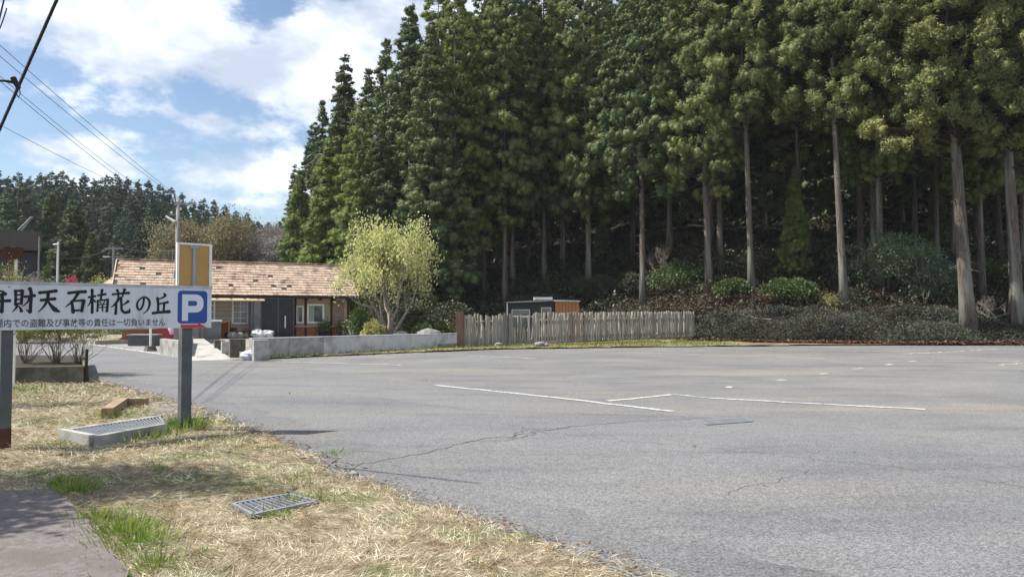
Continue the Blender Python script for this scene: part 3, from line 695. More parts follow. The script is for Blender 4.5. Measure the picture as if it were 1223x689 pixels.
# ------------------------------------------------------------------ trees
def cedar_meshes(seed, Ht, R, clear, mfol, dens=1.0, n_cl=190, face=110, conic=.55, r0=.225, size=.62, leaf=(.19, .07), puffs=6):
    rnd = random.Random(seed); rg = np.random.default_rng(seed)
    b = MB(); npt = 10; pts, rad = [], []
    for i in range(npt+1):
        t = i/npt; pts.append((.12*math.sin(t*5+seed)*t, .12*math.cos(t*4+seed)*t, Ht*t)); rad.append(max(.02, r0*(1-t*.93)*(1+.45*math.exp(-t*55))))
    pts[0] = (0, 0, -.8); b.tube(pts, rad, 12)
    for i in range(int(clear*3.2)):
        zz = rnd.uniform(clear*.3, clear*1.1); a = rnd.uniform(0, 6.28); l = rnd.uniform(.15, .9)*rnd.uniform(.3, 1); rt = r0*(1-zz/Ht*.93)
        b.tube([(rt*.7*math.cos(a), rt*.7*math.sin(a), zz), ((rt+l)*math.cos(a), (rt+l)*math.sin(a), zz-l*rnd.uniform(0, .5))], [.022, .008], 4, cap=False)
    Cs, Ns, Ls, Ws, Ts, Ss = [], [], [], [], [], []
    golden = 2.39996
    core = MB()
    for i in range(n_cl):
        t = (i+.5)/n_cl; t = t**.85; z = clear + (Ht-clear)*t
        prof = (1-t)**conic*(.62+.38*min(1, t*5)); r = R*prof
        rr = r*rnd.uniform(.3, 1.05) + .05; an = i*golden+rnd.uniform(-.5, .5)
        s = size*rnd.uniform(.65, 1.25)*(.22+.78*(1-t)**.55); c = np.array([rr*math.cos(an), rr*math.sin(an), z+rnd.uniform(-.5, .5)-.12*rr])
        if rnd.random() < .06: continue
        b.tube([(0, 0, c[2]-.1-.25*rr), (c[0]*.6, c[1]*.6, c[2]-.2), tuple(c)], [.04*(1-t)+.012, .025*(1-t)+.01, .01], 4, cap=False)
        for f_ in range(len(b.mi)-8, len(b.mi)): b.mi[f_] = 1
        ct = rnd.uniform(.15, .85); ax = np.array([math.cos(an), math.sin(an), 0]); tn = np.array([-ax[1], ax[0], 0])
        npf = puffs
        for j in range(npf):
            ps = s*rnd.uniform(.30, .60); an3 = np.array([rnd.uniform(.75, 1.25), rnd.uniform(.75, 1.25), rnd.uniform(.75, 1.35)])
            pc = c + ax*rnd.uniform(-.5, .55)*s*1.2 + tn*rnd.uniform(-.95, .95)*s + np.array([0, 0, rnd.uniform(-.45, .45)*s])
            n = int(face*dens/4.5*2.6*(ps/(.5*size))**1.6)
            d = norm(rg.normal(size=(n, 3))+ax*.35+np.array([0, 0, .28])); tang = norm(np.cross(d, rg.normal(size=(n, 3))))
            Cs.append(pc+d*ps*rg.uniform(.72, 1.08, n)[:, None]*an3-tang*leaf[0]*.4)
            Ns.append(tang+d*rg.uniform(-.1, 1.0, n)[:, None]); Ss.append(norm(np.cross(Ns[-1], d+rg.normal(size=(n, 3))*.45)))
            Ts.append(np.clip(ct+rnd.uniform(-.15, .15)+rg.normal(size=n)*.14, 0, 1)); Ls.append(rg.uniform(.6, 1.25, n)*leaf[0]); Ws.append(rg.uniform(.7, 1.2, n)*leaf[1])
            core.blob(pc, tuple(an3*ps*.74), 6, 4, .2, rnd, t=ct)
    C = np.concatenate(Cs); V, Q = leafquads(C, np.concatenate(Ns), np.concatenate(Ls), np.concatenate(Ws), rg, side=np.concatenate(Ss))
    cv = np.array(core.v); quads = [f if len(f) == 4 else (f[0], f[1], f[2], f[2]) for f in core.f]
    tr = b.mesh('trunk', [M['bark'], M['darkwood']], True)
    # core triangles are kept apart from the quad arrays
    me = bpy.data.meshes.new('crown'); nV = len(V)
    loops = np.concatenate([Q.ravel(), np.array([i for f in core.f for i in f])+nV]); tot = np.concatenate([np.full(len(Q), 4), np.array([len(f) for f in core.f])])
    st = np.concatenate([[0], np.cumsum(tot)[:-1]])
    me.vertices.add(nV+len(cv)); me.vertices.foreach_set('co', np.concatenate([V, cv]).astype(np.float32).ravel())
    me.loops.add(len(loops)); me.loops.foreach_set('vertex_index', loops.astype(np.int32))
    me.polygons.add(len(tot)); me.polygons.foreach_set('loop_start', st.astype(np.int32)); me.polygons.foreach_set('loop_total', tot.astype(np.int32))
    me.materials.append(mfol); me.update(calc_edges=True)
    a = me.attributes.new('tint', 'FLOAT', 'FACE'); a.data.foreach_set('value', np.concatenate([np.concatenate(Ts), np.array(core.t)]).astype(np.float32))
    return tr, me

VAR = {}
for i, (k, args) in enumerate({
    'warm1': (26, 3.35, 5.2, M['cedarwarm'], 1, 300, 100, .42), 'warm2': (28, 3.2, 6.8, M['cedarwarm'], 1, 290, 100, .4),
    'green1': (27, 3.5, 4.6, M['cedar'], 1, 310, 100, .45), 'green2': (25, 3.0, 7.0, M['cedar'], 1, 250, 100, .42),
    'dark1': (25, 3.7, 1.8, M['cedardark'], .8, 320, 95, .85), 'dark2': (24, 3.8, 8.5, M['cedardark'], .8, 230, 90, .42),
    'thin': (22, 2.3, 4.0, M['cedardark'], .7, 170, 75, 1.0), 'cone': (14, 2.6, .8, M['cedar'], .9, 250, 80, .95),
    'high': (27, 3.4, 11.2, M['cedarwarm'], 1, 290, 105, .38)}.items()):
    VAR[k] = cedar_meshes(20+i, *args[:3], args[3], args[4], args[5], args[6], args[7], size=.7)
VAR['cypress'] = cedar_meshes(71, 25, 4.9, 10.2, M['cypress'], 1, 430, 120, .36, r0=.36, size=.62, leaf=(.20, .08), puffs=6)
VAR['far1'] = cedar_meshes(81, 18, 3.0, 1.5, M['farcon'], 1, 170, 60, .75, leaf=(.36, .17), size=.85, puffs=3)
VAR['far2'] = cedar_meshes(82, 16, 3.4, 1.0, M['farcon'], 1, 170, 60, .55, leaf=(.36, .17), size=.95, puffs=3)
VAR['farlight'] = cedar_meshes(83, 15, 3.3, .8, M['farlight'], 1, 200, 65, .9, leaf=(.4, .15), size=.75)

def place_tree(kind, loc, label, name='cedar_tree', cat='tree', group=None, s=1.0, rz=None, lean=(0, 0), sz=None):
    root = bpy.data.objects.new(name, None); COL.objects.link(root); root.empty_display_size = .5
    root.location = loc; root.rotation_euler = (lean[0], lean[1], 0); root.scale = (s, s, sz or s)
    root['label'] = label; root['category'] = cat
    if group: root['group'] = group
    rz = random.uniform(0, 6.28) if rz is None else rz
    tr, cr = VAR[kind]
    for nm, me in (('trunk', tr), ('crown', cr)):
        o = link(nm, me, root); o.rotation_euler = (0, 0, rz)
    return root

GF = 'cedars along the front of the forest'
# px of base, py of base, kind, scale, lean, label
front = [
 (545, 352, 'green1', .95, (0, .0), 'slim cedar just right of the yellow leafing tree, crown hanging low'),
 (578, 357, 'green1', .9, (0, -.01), 'bright green cedar above the left end of the stake fence'),
 (612, 340, 'warm1', .95, (0, .0), 'cedar with puffy olive crown standing behind the left end of the shed'),
 (650, 336, 'warm1', 1.0, (0, 0), 'olive cedar directly above the dark shed roof'),
 (703, 345, 'warm1', 1.05, (0, -.01), 'cedar right of the orange shed, its crown reaching low over dark undergrowth'),
 (767, 312, 'green2', 1.0, (0, 0), 'thin cedar of a close pair above the middle of the stake fence'),
 (800, 299, 'warm2', 1.0, (0, 0), 'stout cedar set back up the slope above the stake fence'),
 (847, 348, 'warm2', 1.0, (0, -.025), 'cedar above the right end of the stake fence, trunk leaning slightly left'),
 (898, 352, 'high', .95, (0, -.03), 'slender pale trunked cedar just right of the fence end'),
 (959, 327, 'high', .9, (0, -.03), 'slender cedar behind the low rounded green shrub'),
 (1009, 375, 'high', 1.0, (0, -.035), 'straight grey trunked cedar at the left of the big rhododendron'),
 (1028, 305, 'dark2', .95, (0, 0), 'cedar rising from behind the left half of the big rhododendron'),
 (1158, 406, 'cypress', 1.02, (0, -.05), 'thickest tree, red grey trunk leaning left at the lot edge'),
 (1216, 399, 'cypress', .95, (0, -.025), 'tree with grey trunk at the right border of the picture'),
 (1168, 300, 'dark2', 1.0, (0, -.02), 'dark cedar close behind the thick leaning trunk'),
 (1195, 306, 'dark2', .85, (0, -.02), 'thin cedar between the two big right hand trunks'),
 (1093, 285, 'dark2', .9, (0, 0), 'thin dark cedar behind the right half of the big rhododendron'),
 (1140, 312, 'dark2', 1.0, (0, .0), 'dark cedar trunk half hidden by the thick leaning trunk'),
 (632, 322, 'green2', .9, (0, 0), 'thin dark cedar between the two olive cedars over the shed'),
 (756, 304, 'dark2', .95, (0, 0), 'left cedar of the close pair above the middle of the fence'),
 (672, 318, 'green2', .95, (0, 0), 'slim cedar set back between the shed and the orange hut'),
]
occupied = []
for px, py, kind, s, lean, lb in front:
    p = H(px, py); p.z = T(p.x, p.y); occupied.append((p.x, p.y))
    place_tree(kind, p, lb, group=GF, s=s, lean=lean)
# left shoulder of the forest, seen over the house
def at_top(px, ytop, Y, kind, lb, sc=1.0, wide=None, name='cedar_tree', group=GF, lean=(0, 0)):
    q = P(px, ytop, Y); g = T(q.x, Y); hh = {'dark1': 25, 'thin': 22, 'cone': 14, 'green1': 27, 'green2': 25, 'warm1': 26, 'warm2': 28, 'far1': 18, 'far2': 16, 'farlight': 15, 'high': 27, 'dark2': 24}[kind]
    k = (q.z-g)/hh; w = (wide or 1)*max(.5, min(k, 1.2)); occupied.append((q.x, Y))
    return place_tree(kind, (q.x, Y, g), lb, name=name, group=group, s=w, sz=k, lean=lean)
at_top(490, 8, 60, 'dark1', 'tall dark cedar with pointed top rising above its neighbours on the left', wide=1.3)
at_top(545, -10, 56, 'green1', 'tall bright green cedar right of the pointed dark one', wide=1.0)
at_top(412, 65, 68, 'thin', 'thin open dark cedar with ragged top standing against the sky', wide=1.5)
at_top(372, 148, 76, 'thin', 'smaller thin cedar at the left end of the tall forest', wide=1.3)
at_top(440, 82, 66, 'dark1', 'dark cedar between the thin ragged one and the tall pointed one', wide=1.2)
at_top(462, 48, 64, 'dark1', 'dark cedar shouldering the tall pointed one', wide=1.2)
at_top(392, 170, 62, 'cone', 'light green conical cedar close behind the house', wide=1.2)
at_top(357, 205, 66, 'cone', 'light green conical cedar left of the other behind the house roof', wide=1.0)
at_top(385, 120, 72, 'dark1', 'dark cedar behind the two light conical ones', wide=1.1)
at_top(430, 125, 57, 'green2', 'green cedar rising behind the yellow leafing tree', wide=1.1)
at_top(515, 30, 54, 'dark1', 'dark green cedar with crown hanging low behind the yellow tree', wide=1.3)
at_top(455, 150, 56, 'dark1', 'shorter dark cedar right behind the yellow tree crown', wide=1.1)
at_top(405, 108, 70, 'dark1', 'dark cedar filling in left of the thin ragged one', wide=1.0)
at_top(352, 196, 80, 'thin', 'small thin cedar at the very left edge of the tall forest', wide=1.3)
at_top(425, 240, 54, 'cone', 'young cedar between house gable and yellow tree', wide=.9)
# deep rows
GD = 'cedars deep inside the forest'; LD = 'one of the many tall cedars deep in the dark forest behind the front rows'
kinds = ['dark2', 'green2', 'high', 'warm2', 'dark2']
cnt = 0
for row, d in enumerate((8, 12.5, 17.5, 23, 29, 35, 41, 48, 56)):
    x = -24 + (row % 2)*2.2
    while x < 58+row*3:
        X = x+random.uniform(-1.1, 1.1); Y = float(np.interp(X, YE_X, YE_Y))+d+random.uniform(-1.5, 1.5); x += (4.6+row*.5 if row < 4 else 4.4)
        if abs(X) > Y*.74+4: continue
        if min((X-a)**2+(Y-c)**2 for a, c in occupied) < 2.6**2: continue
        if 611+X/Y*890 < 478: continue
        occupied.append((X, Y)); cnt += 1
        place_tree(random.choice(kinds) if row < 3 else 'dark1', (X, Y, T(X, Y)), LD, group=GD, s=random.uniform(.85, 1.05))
# right of frame cover so the bank stays shaded
# far hill on the left
GH = 'conifers on the distant hill'; LH = 'one of the dense conifers covering the distant hill beyond the house'
sky = [(-40, 205), (0, 203), (25, 210), (65, 200), (80, 207), (115, 212), (150, 208), (185, 214), (215, 228), (250, 240), (285, 252), (315, 262), (340, 262), (365, 265)]
for row, (Yb, drop) in enumerate(((118, 62), (128, 44), (138, 26), (150, 8))):
    px = -70+row*9
    while px < 375:
        q = P(px, 0, Yb+random.uniform(-4, 4)); ytop = np.interp(px, [s_[0] for s_ in sky], [s_[1] for s_ in sky])+drop*(1-.25*(px > 250))-5+random.uniform(-9, 9)*(1 if row < 3 else .45)
        if not (px > 330 and row == 0):
            at_top(px, ytop, q.y, random.choice(['far1', 'far2']), LH, name='conifer_tree', group=GH, wide=1.3)
        px += 24 if row < 2 else 13
at_top(88, 243, 92, 'farlight', 'lighter green conical conifer standing before the dark hill', name='conifer_tree', group='young conifers before the hill', wide=1.4)
at_top(62, 234, 98, 'farlight', 'slim conical conifer left of the lighter green one', name='conifer_tree', group='young conifers before the hill', wide=1.0)
at_top(22, 222, 96, 'far2', 'broad grey green conifer above the brown metal building', name='conifer_tree', group='young conifers before the hill', wide=1.5)
at_top(110, 280, 90, 'farlight', 'short conifer at the foot of the hill right of the lighter one', name='conifer_tree', group='young conifers before the hill', wide=1.0)
at_top(57, 309, 60, 'cone', 'tiny dark conifer beside the thin white pole', name='conifer_tree', group='young conifers before the hill', wide=.55)

# broadleaf trees and bushes grown from a branching skeleton
def branchy(seed, h, spread, levels=4, kids=3, r0=.1, up=.4, stems=1, first=.35, wig=.18):
    rnd = random.Random(seed); b = MB(); tips = []
    def grow(p, d, L, r, lv):
        q = [p]; dd = d.copy()
        for k in range(3):
            dd = (dd+Vector((rnd.gauss(0, wig), rnd.gauss(0, wig), rnd.gauss(0, wig)+up*.12))).normalized(); q.append(q[-1]+dd*L/3)
        b.tube(q, [r, r*.85, r*.72, r*.6], 6 if lv < 2 else 3, cap=False)
        if lv >= levels-1: tips.extend([(x, dd.copy()) for x in q[1:]])
        if lv >= levels: return
        for k in range(kids+(1 if lv > 0 else 0)):
            a = rnd.uniform(0, 6.28); s = Vector((math.cos(a)*spread, math.sin(a)*spread, rnd.uniform(-.1, .9)))
            grow(q[rnd.choice([1, 2, 3, 3])] if lv else q[3], (dd*.75+s).normalized(), L*rnd.uniform(.6, .82), r*.55, lv+1)
    for s_ in range(stems):
        a = 6.28*s_/stems+rnd.uniform(0, 1); d = Vector((math.cos(a)*.35, math.sin(a)*.35, 1)).normalized() if stems > 1 else Vector((0, 0, 1))
        grow(Vector((math.cos(a)*r0*.8, math.sin(a)*r0*.8, -.1)) if stems > 1 else Vector((0, 0, -.1)), d, h*first, r0, 0)
    return b, tips

def leafcloud(tips, per, jit, L, W, seed, m, sel=1.0):
    rg = np.random.default_rng(seed); T_ = [t for t in tips if rg.uniform() < sel]
    C = np.array([t[0][:] for t in T_]); C = np.repeat(C, per, 0)+rg.normal(size=(len(T_)*per, 3))*jit
    D = rg.normal(size=C.shape)+np.array([0, 0, .3]); V, Q = leafquads(C, D, rg.uniform(.6, 1.2, len(C))*L, W, rg)
    return npmesh('foliage', V, Q, m, rg.uniform(size=len(C)))

def broad(name, label, cat, loc, seed, h, spread, m, L, W, per, jit, bark='barklight', sc=(1, 1, 1), sel=1.0, **kw):
    root = empty(name, label, cat, loc, 0); root.scale = sc; b, tips = branchy(seed, h, spread, **kw)
    b.build('branches', M[bark], root, True)
    if m: link('foliage', leafcloud(tips, per, jit, L, W, seed, m, sel), root)
    return root, tips

p = G(462, 404, .3)
yt, tips = broad('blossom_tree', 'pale branched tree with sparse yellow green new leaves beside the house', 'tree', (P(465, 400, 38).x, 38, .2), 5, 6.4, .62, M['yellowleaf'], .12, .085, 4, .2, levels=6, kids=2, r0=.095, stems=7, first=.25, up=.35, wig=.26, sel=.23)
rg = np.random.default_rng(55)
# bound the crown so that its size is right
zmax = max(t[0].z for t in tips); rmax = np.percentile([math.hypot(t[0].x, t[0].y) for t in tips], 97)
yt.scale = (2.5/rmax, 2.5/rmax, 6.6/zmax)

def fit(root, tips, R, Hh):
    zm = max(t[0].z for t in tips); rm = np.percentile([math.hypot(t[0].x, t[0].y) for t in tips], 95)
    root.scale = (R/rm, R/rm, Hh/zm)
def bush(name, label, loc, seed, R, Hh, m, L, W, per=6, jit=.12, stems=5, bark='twig', cat='shrub', levels=3, sel=1.0, kids=3):
    r, tp = broad(name, label, cat, loc, seed, Hh, .75, m, L, W, per, jit, bark=bark, levels=levels, kids=kids, r0=.03*Hh if stems < 12 else .011, stems=stems, first=.4, up=.2, sel=sel); fit(r, tp, R, Hh); return r

def onhill(px, py): q = H(px, py); return (q.x, q.y, T(q.x, q.y))
# far broadleaf
for a in ((252, 262, 86, 5.2, 'tanleaf', 'broad tan leafed tree on the hillside above the roof', 31), (215, 272, 84, 3.0, 'tanleaf', 'smaller tan leafed tree left of the broad one above the roof', 32),
          (312, 272, 92, 4.6, 'greyleaf', 'pale grey budding tree right of the tan one', 33), (338, 280, 88, 3.4, 'greyleaf', 'grey bare crowned tree at the foot of the tall forest', 34), (290, 278, 90, 3.2, 'greyleaf', 'little grey budding tree between tan tree and pale grey tree', 35)):
    px, yt_, Y, R, mk, lb, sd = a; q = P(px, yt_, Y); g = min(T(q.x, Y), q.z-3)
    r, tp = broad('broadleaf_tree', lb, 'tree', (q.x, Y, g), sd, 8, .7, M[mk], .17, .10, 26, .45, levels=4, kids=3, r0=.2, first=.36, stems=2); fit(r, tp, R, q.z-g)
p = P(30, 340, 40); bush('flowering_shrub', 'pale leafed bush behind the left end of the white sign', (p.x, 40, 0), 41, 1.6, 3.0, M['palebud'], .16, .09)
p = P(55, 335, 55); bush('grey_shrub', 'grey bare bush beside the thin white pole', (p.x, 55, 0), 42, 2.2, 4.6, M['greyleaf'], .16, .07)
p = P(86, 332, 50); bush('azalea_bush', 'pink red azalea just above the top edge of the white sign', (p.x, 50, 0), 43, .45, 3.95, M['pinkflower'], .16, .14, per=9)
p = P(115, 340, 55); bush('hedge_bush', 'green bush at the hill foot between azalea and house gable', (p.x, 55, 0), 44, 2.6, 4.4, M['palebud'], .16, .1)

# planter with leafing shrub, left, behind the sign
root = empty('planter_wall', 'dark mossy concrete planter holding the twiggy shrub behind the sign', 'planter', (0, 0, 0))
A = G(13, 462); C = G(101, 459); Dp = G(101, 424); b = MB()
wallseg(b, A+Vector((-3, 0, 0)), C, .14, -.05, .40); b.build('front_wall', M['mossconc'], root)
b = MB(); wallseg(b, C+Vector((-.03, .1, 0)), G(100, 436), .12, -.05, .41); b.build('side_wall', M['mossconc'], root)
b = MB(); b.tube([(C.x+.03, C.y-.02, 0), (C.x+.05, C.y-.02, .78)], [.035, .03], 8); b.build('corner_stake', M['darkwood'], root)
b = MB(); kq = G(100, 436); b.add([(A.x-3, A.y+.08, .3), (C.x-.12, C.y+.12, .3), (kq.x-.1, kq.y, .3), (A.x-5, kq.y, .3)], [(0, 1, 2, 3)]); b.build('soil', M['floor'], root)
p = G(72, 452); bush('leafing_shrub', 'twiggy upright shrub with tiny pale leaves at the right end of the mossy planter', (p.x-.1, p.y+.9, .25), 45, .85, 1.65, M['palebud'], .045, .025, per=9, jit=.075, stems=26, bark='twig', levels=4, kids=1, sel=.9)
p = G(38, 452); bush('leafing_shrub', 'twiggy shrub in the middle of the mossy planter behind the sign', (p.x-.1, p.y+1.1, .25), 46, .8, 1.6, M['palebud'], .045, .025, per=9, jit=.075, stems=26, bark='twig', levels=4, kids=1, sel=.9)
p = G(8, 452); bush('leafing_shrub', 'twiggy shrub at the left end of the mossy planter behind the left post', (p.x-.2, p.y+1.0, .25), 48, .8, 1.5, M['palebud'], .045, .025, per=9, jit=.075, stems=26, bark='twig', levels=4, kids=1, sel=.9)
p = P(8, 300, 12.5); bush('leafing_tree', 'slim shrub with pale leaves reaching above the left end of the sign', (p.x-.35, 12.5, 0), 47, .55, 2.85, M['palebud'], .055, .035, per=3, jit=.07, stems=3, bark='twig', levels=4)

# undergrowth of the forest slope
rng = np.random.default_rng(12)
def slope_scatter(n, xr, dr, rng):
    X = rng.uniform(*xr, n); d = dr[0]+(dr[1]-dr[0])*rng.uniform(size=n)**1.5; Y = np.interp(X, YE_X, YE_Y)+d
    k = np.abs(X) < Y*.74+3; return X[k], Y[k], d[k]
X, Y, d = slope_scatter(150000, (-16, 48), (1.0, 34), rng); n = len(X)
mound = vnoise(X, Y, 1.8, 5)*vnoise(X, Y, .7, 6)*2.2; Z = terr(X, Y)+mound*rng.uniform(.2, 1, n)**.5
k = (X < 11.5) | (d > 4.2); X, Y, Z = X[k], Y[k], Z[k]; n = len(X)
V, Q = leafquads(np.stack([X, Y, Z], 1), rng.normal(size=(n, 3))*.8+np.array([0, -.3, .25]), rng.uniform(.12, .34, n), rng.uniform(.06, .14, n), rng, .35)
tag(link('undergrowth', npmesh('undergrowth', V, Q, M['under'], np.clip(vnoise(X, Y, 2.2, 34)*1.2-.2+rng.normal(size=n)*.25, 0, 1))), 'dark broad leafed undergrowth covering the forest slope', 'undergrowth', kind='stuff')
X, Y, d = slope_scatter(130000, (10, 48), (.2, 5.2), rng); n = len(X)
hgt = (.12+.95*vnoise(X, Y, 1.6, 15)+.4*vnoise(X, Y, .5, 16))*np.clip((d+.3)/1.2, .15, 1)*np.clip((5.2-d)/2, .1, 1); Z = terr(X, Y)+hgt*rng.uniform(.25, 1, n)**.4
V, Q = leafquads(np.stack([X, Y, Z], 1), rng.normal(size=(n, 3))+np.array([0, -.2, .5]), rng.uniform(.07, .2, n), rng.uniform(.02, .06, n), rng)
tag(link('bank_azaleas', npmesh('bank_azaleas', V, Q, M['azalea'], np.clip(vnoise(X, Y, 1.1, 33)*1.3-.3+rng.normal(size=n)*.25, 0, 1))), 'low grey green twiggy ground cover massed on the bank at the lot edge', 'ground cover', kind='stuff')
X, Y, d = slope_scatter(46000, (9, 46), (-.6, 9), rng); n = len(X)
V, Q = leafquads(np.stack([X, Y, terr(X, Y)+.08+rng.uniform(0, .12, n)+np.clip((d-3.2)/1, 0, 1)*.3], 1), rng.normal(size=(n, 3))*np.array([1, 1, .2]), .16, .09, rng, .6)
tag(link('fallen_leaves', npmesh('fallen_leaves', V, Q, M['litter'], rng.uniform(size=n))), 'brown fallen leaves at the foot of the bank', 'litter', kind='stuff')

# individual shrubs on the slope: leaf shells with stems
def domeshrub(name, label, loc, seed, R, Hh, m, n, L, W, cat='shrub', flat=.35, stem=True):
    rg = np.random.default_rng(seed); root = empty(name, label, cat, loc, 0)
    nc = 26; a = rg.uniform(0, 6.28, nc); r = np.sqrt(rg.uniform(0, 1, nc))*.8; cz = np.sqrt(np.clip(1-r*r, .05, 1))*rg.uniform(.35, .85, nc)
    CC = np.stack([R*r*np.cos(a), R*r*np.sin(a), Hh*cz], 1); k = rg.integers(0, nc, n)
    d = norm(rg.normal(size=(n, 3))+np.array([0, -.2, .5])); rad = R*rg.uniform(.22, .36, n)[:, None]
    C = CC[k]+d*rad*np.array([1, 1, .8*Hh/R]); C[:, 2] = np.maximum(C[:, 2], .05)
    V, Q = leafquads(C, d+rg.normal(size=(n, 3))*.7, rg.uniform(.6, 1.2, n)*L, W, rg, flat)
    b = MB()
    for c in CC[:14]: b.tube([(0, 0, -.2), tuple(c*.5+np.array([0, 0, -.05])), tuple(c)], [.035, .022, .01], 5, cap=False)
    b.build('stems', M['twig'], root); link('foliage', npmesh('foliage', V, Q, m, np.clip(rg.uniform(.2, .8, nc)[k]+rg.normal(size=n)*.15, 0, 1)), root)
    return root
domeshrub('rhododendron_bush', 'large rhododendron with glossy leaves coloured pale as if sunlit between the grey trunks', onhill(1062, 352), 61, 3.0, 3.5, M['rhodo'], 9000, .2, .07)
domeshrub('rhododendron_bush', 'dark rhododendron against the left side of the thick leaning trunk', onhill(1118, 362), 62, 1.9, 2.4, M['rhodo'], 5000, .2, .07)
domeshrub('evergreen_shrub', 'dark shrub behind and right of the thick leaning trunk', onhill(1185, 350), 63, 1.9, 2.2, M['shrub'], 5000, .18, .08)
domeshrub('evergreen_shrub', 'low rounded bright green shrub left of the straight grey trunk', onhill(940, 362), 64, 1.8, 1.4, M['shrub'], 5200, .17, .08)
domeshrub('evergreen_shrub', 'small green shrub left of the low rounded one', onhill(875, 355), 65, 1.2, 1.1, M['shrub'], 3000, .17, .08)
domeshrub('evergreen_shrub', 'bushy shrub standing above the middle of the stake fence', onhill(812, 350), 66, 2.1, 2.0, M['shrub'], 5600, .17, .08)
domeshrub('evergreen_shrub', 'shrub left of the bushy one above the stake fence', onhill(760, 352), 67, 1.8, 1.6, M['under'], 4600, .17, .08)
domeshrub('evergreen_shrub', 'dark shrub right behind the orange hut', onhill(712, 358), 68, 1.8, 1.7, M['under'], 4600, .17, .08)
domeshrub('evergreen_shrub', 'small yellow green shrub at the foot of the straight grey trunk', onhill(992, 372), 69, .8, .9, M['palebud'], 900, .15, .07)
domeshrub('evergreen_shrub', 'dark shrub at the right border behind the ground cover', onhill(1222, 352), 70, 1.8, 2.2, M['shrub'], 4600, .18, .08)
q = onhill(916, 372); domeshrub('flowering_shrub', 'small shrub with salmon pink flowers before the green shrubs', (q[0], q[1], q[2]+.3), 72, .45, .6, mat('salmon blossom', (.30, .10, .09), (.2, .09, .07), 5, .7, tint=.4), 300, .14, .1)
bush('bare_shrub', 'bare grey branched shrub on the ground cover right of the thick trunk', onhill(1186, 396), 73, 1.0, 1.9, None, .1, .1, stems=4, bark='barklight', levels=3)
bush('bare_shrub', 'small forked grey shrub at the foot of the rhododendrons', onhill(1098, 372), 74, .7, 1.5, None, .1, .1, stems=3, bark='barklight', levels=2)
bush('bare_shrub', 'thin leafless sapling on the slope above the fence middle', onhill(790, 342), 75, 1.3, 3.2, None, .1, .1, stems=3, bark='twig', levels=3)
for i, (px, py, lb) in enumerate(((1045, 385, 'dead branch lying on the bank below the rhododendron'), (1110, 392, 'dead branch lying on the bank left of the thick trunk'), (905, 392, 'dead branch lying on the bank right of the fence end'))):
    q = onhill(px, py); b = MB(); b.tube([(-.9, 0, .5), (0, .1, .55), (1.0, -.1, .72)], [.035, .028, .012], 6); b.tube([(.1, .1, .56), (.5, .3, .85)], [.018, .006], 5); b.tube([(-.3, .05, .54), (-.1, -.4, .62)], [.015, .006], 5)
    o = b.build('fallen_branch', M['twig']); o.location = q; o.rotation_euler.z = i*1.1; tag(o, lb, 'branch')
# understory cedar saplings inside the forest
for px, py, s in ((950, 330, .5), (1120, 300, .4), (720, 310, .35)):
    lb = {950: 'young cedar standing in shade behind the green shrub', 880: 'young cedar in shade left of the slender pale trunk', 1120: 'young cedar in shade behind the rhododendrons', 720: 'young cedar in shade above the orange hut', 985: 'small young cedar in shade left of the straight grey trunk'}[px]
    q = onhill(px, py); place_tree('cone', q, lb, s=s, group='young cedars in the shade')
# garden shrubs between house and stake fence
for i, (px, Y, R, Hh, mk, lb) in enumerate(((430, 37.5, .8, 1.6, 'shrub', 'green garden shrub right of the house corner'), (447, 36.0, .6, 1.0, 'palebud', 'pale leafed low plant left of the yellow tree trunk'), (493, 39.0, 1.1, 1.5, 'under', 'dark garden shrub right of the yellow tree trunk'),
      (520, 40, 1.0, 1.1, 'shrub', 'garden shrub near the left end of the stake fence'), (505, 36.6, .5, .9, 'shrub', 'small bright garden shrub behind the low wall'), (415, 49, 2.2, 3.4, 'shrub', 'tall green shrub behind the right gable of the house'), (478, 44, 1.8, 2.6, 'under', 'dark bush behind the yellow tree'), (535, 44, 1.6, 2.0, 'under', 'dark bush behind the brown post of the stake fence'))):
    q = P(px, 400, Y); domeshrub('garden_shrub', lb, (q.x, Y, .2), 90+i, R, Hh, M[mk], int(2200*R), .15, .08)
for i, (px, Y, s, lb) in enumerate(((508, 37.5, .38, 'bluish grey garden rock among the shrubs'), (480, 37, .35, 'grey garden rock near the yellow tree trunk'), (512, 35.6, .45, 'low pale rock just behind the low wall'), (440, 38.5, .4, 'grey rock beside the house corner'))):
    q = P(px, 395, Y); o = MB().blob((0, 0, s*.6), (s*1.3, s, s*.9), 9, 6, .2).build('garden_rock', M['stone']); o.location = (q.x, Y, .2); tag(o, lb, 'rock')

exec_house = True
# ------------------------------------------------------------------ house
HO = Vector((-20.9, 40.0, .2)); HE = Vector((-9.9, 45.0, .2)); hv = HE-HO; HL = hv.length; hang = math.atan2(hv.y, hv.x)
house = empty('house', 'old single storey house with weathered salmon tiled roof behind the low wall', 'house', HO, hang)
def hx(px, off=0.0):                     # local x on the front wall seen at pixel column px
    r = ray(px, 375); d = hv.normalized(); n = Vector((d.y, -d.x)); o = Vector((HO.x, HO.y))+n*off
    # solve o + d*s = r*t
    det = d.x*(-r.y) - (-r.x)*d.y; s = ((-o.x)*(-r.y) - (-r.x)*(-o.y))/det
    return s
def hz(px, py):
    s = hx(px); Y = HO.y+hv.normalized().y*s; return P(px, py, Y).z-HO.z
DEP = 6.4; EV = 2.78; RG = 4.45
b = MB(); b.box(0, hx(300), 0, .18, .5, EV); b.box(0, .18, .18, DEP, .0, EV); b.box(HL-.18, HL, .18, DEP, 0, EV); b.box(0, HL, DEP-.18, DEP, 0, EV)
b.prism([(0, EV), (0, EV)], 0, 0) if False else None
wall = b.build('wall', M['siding'], house)
b = MB()
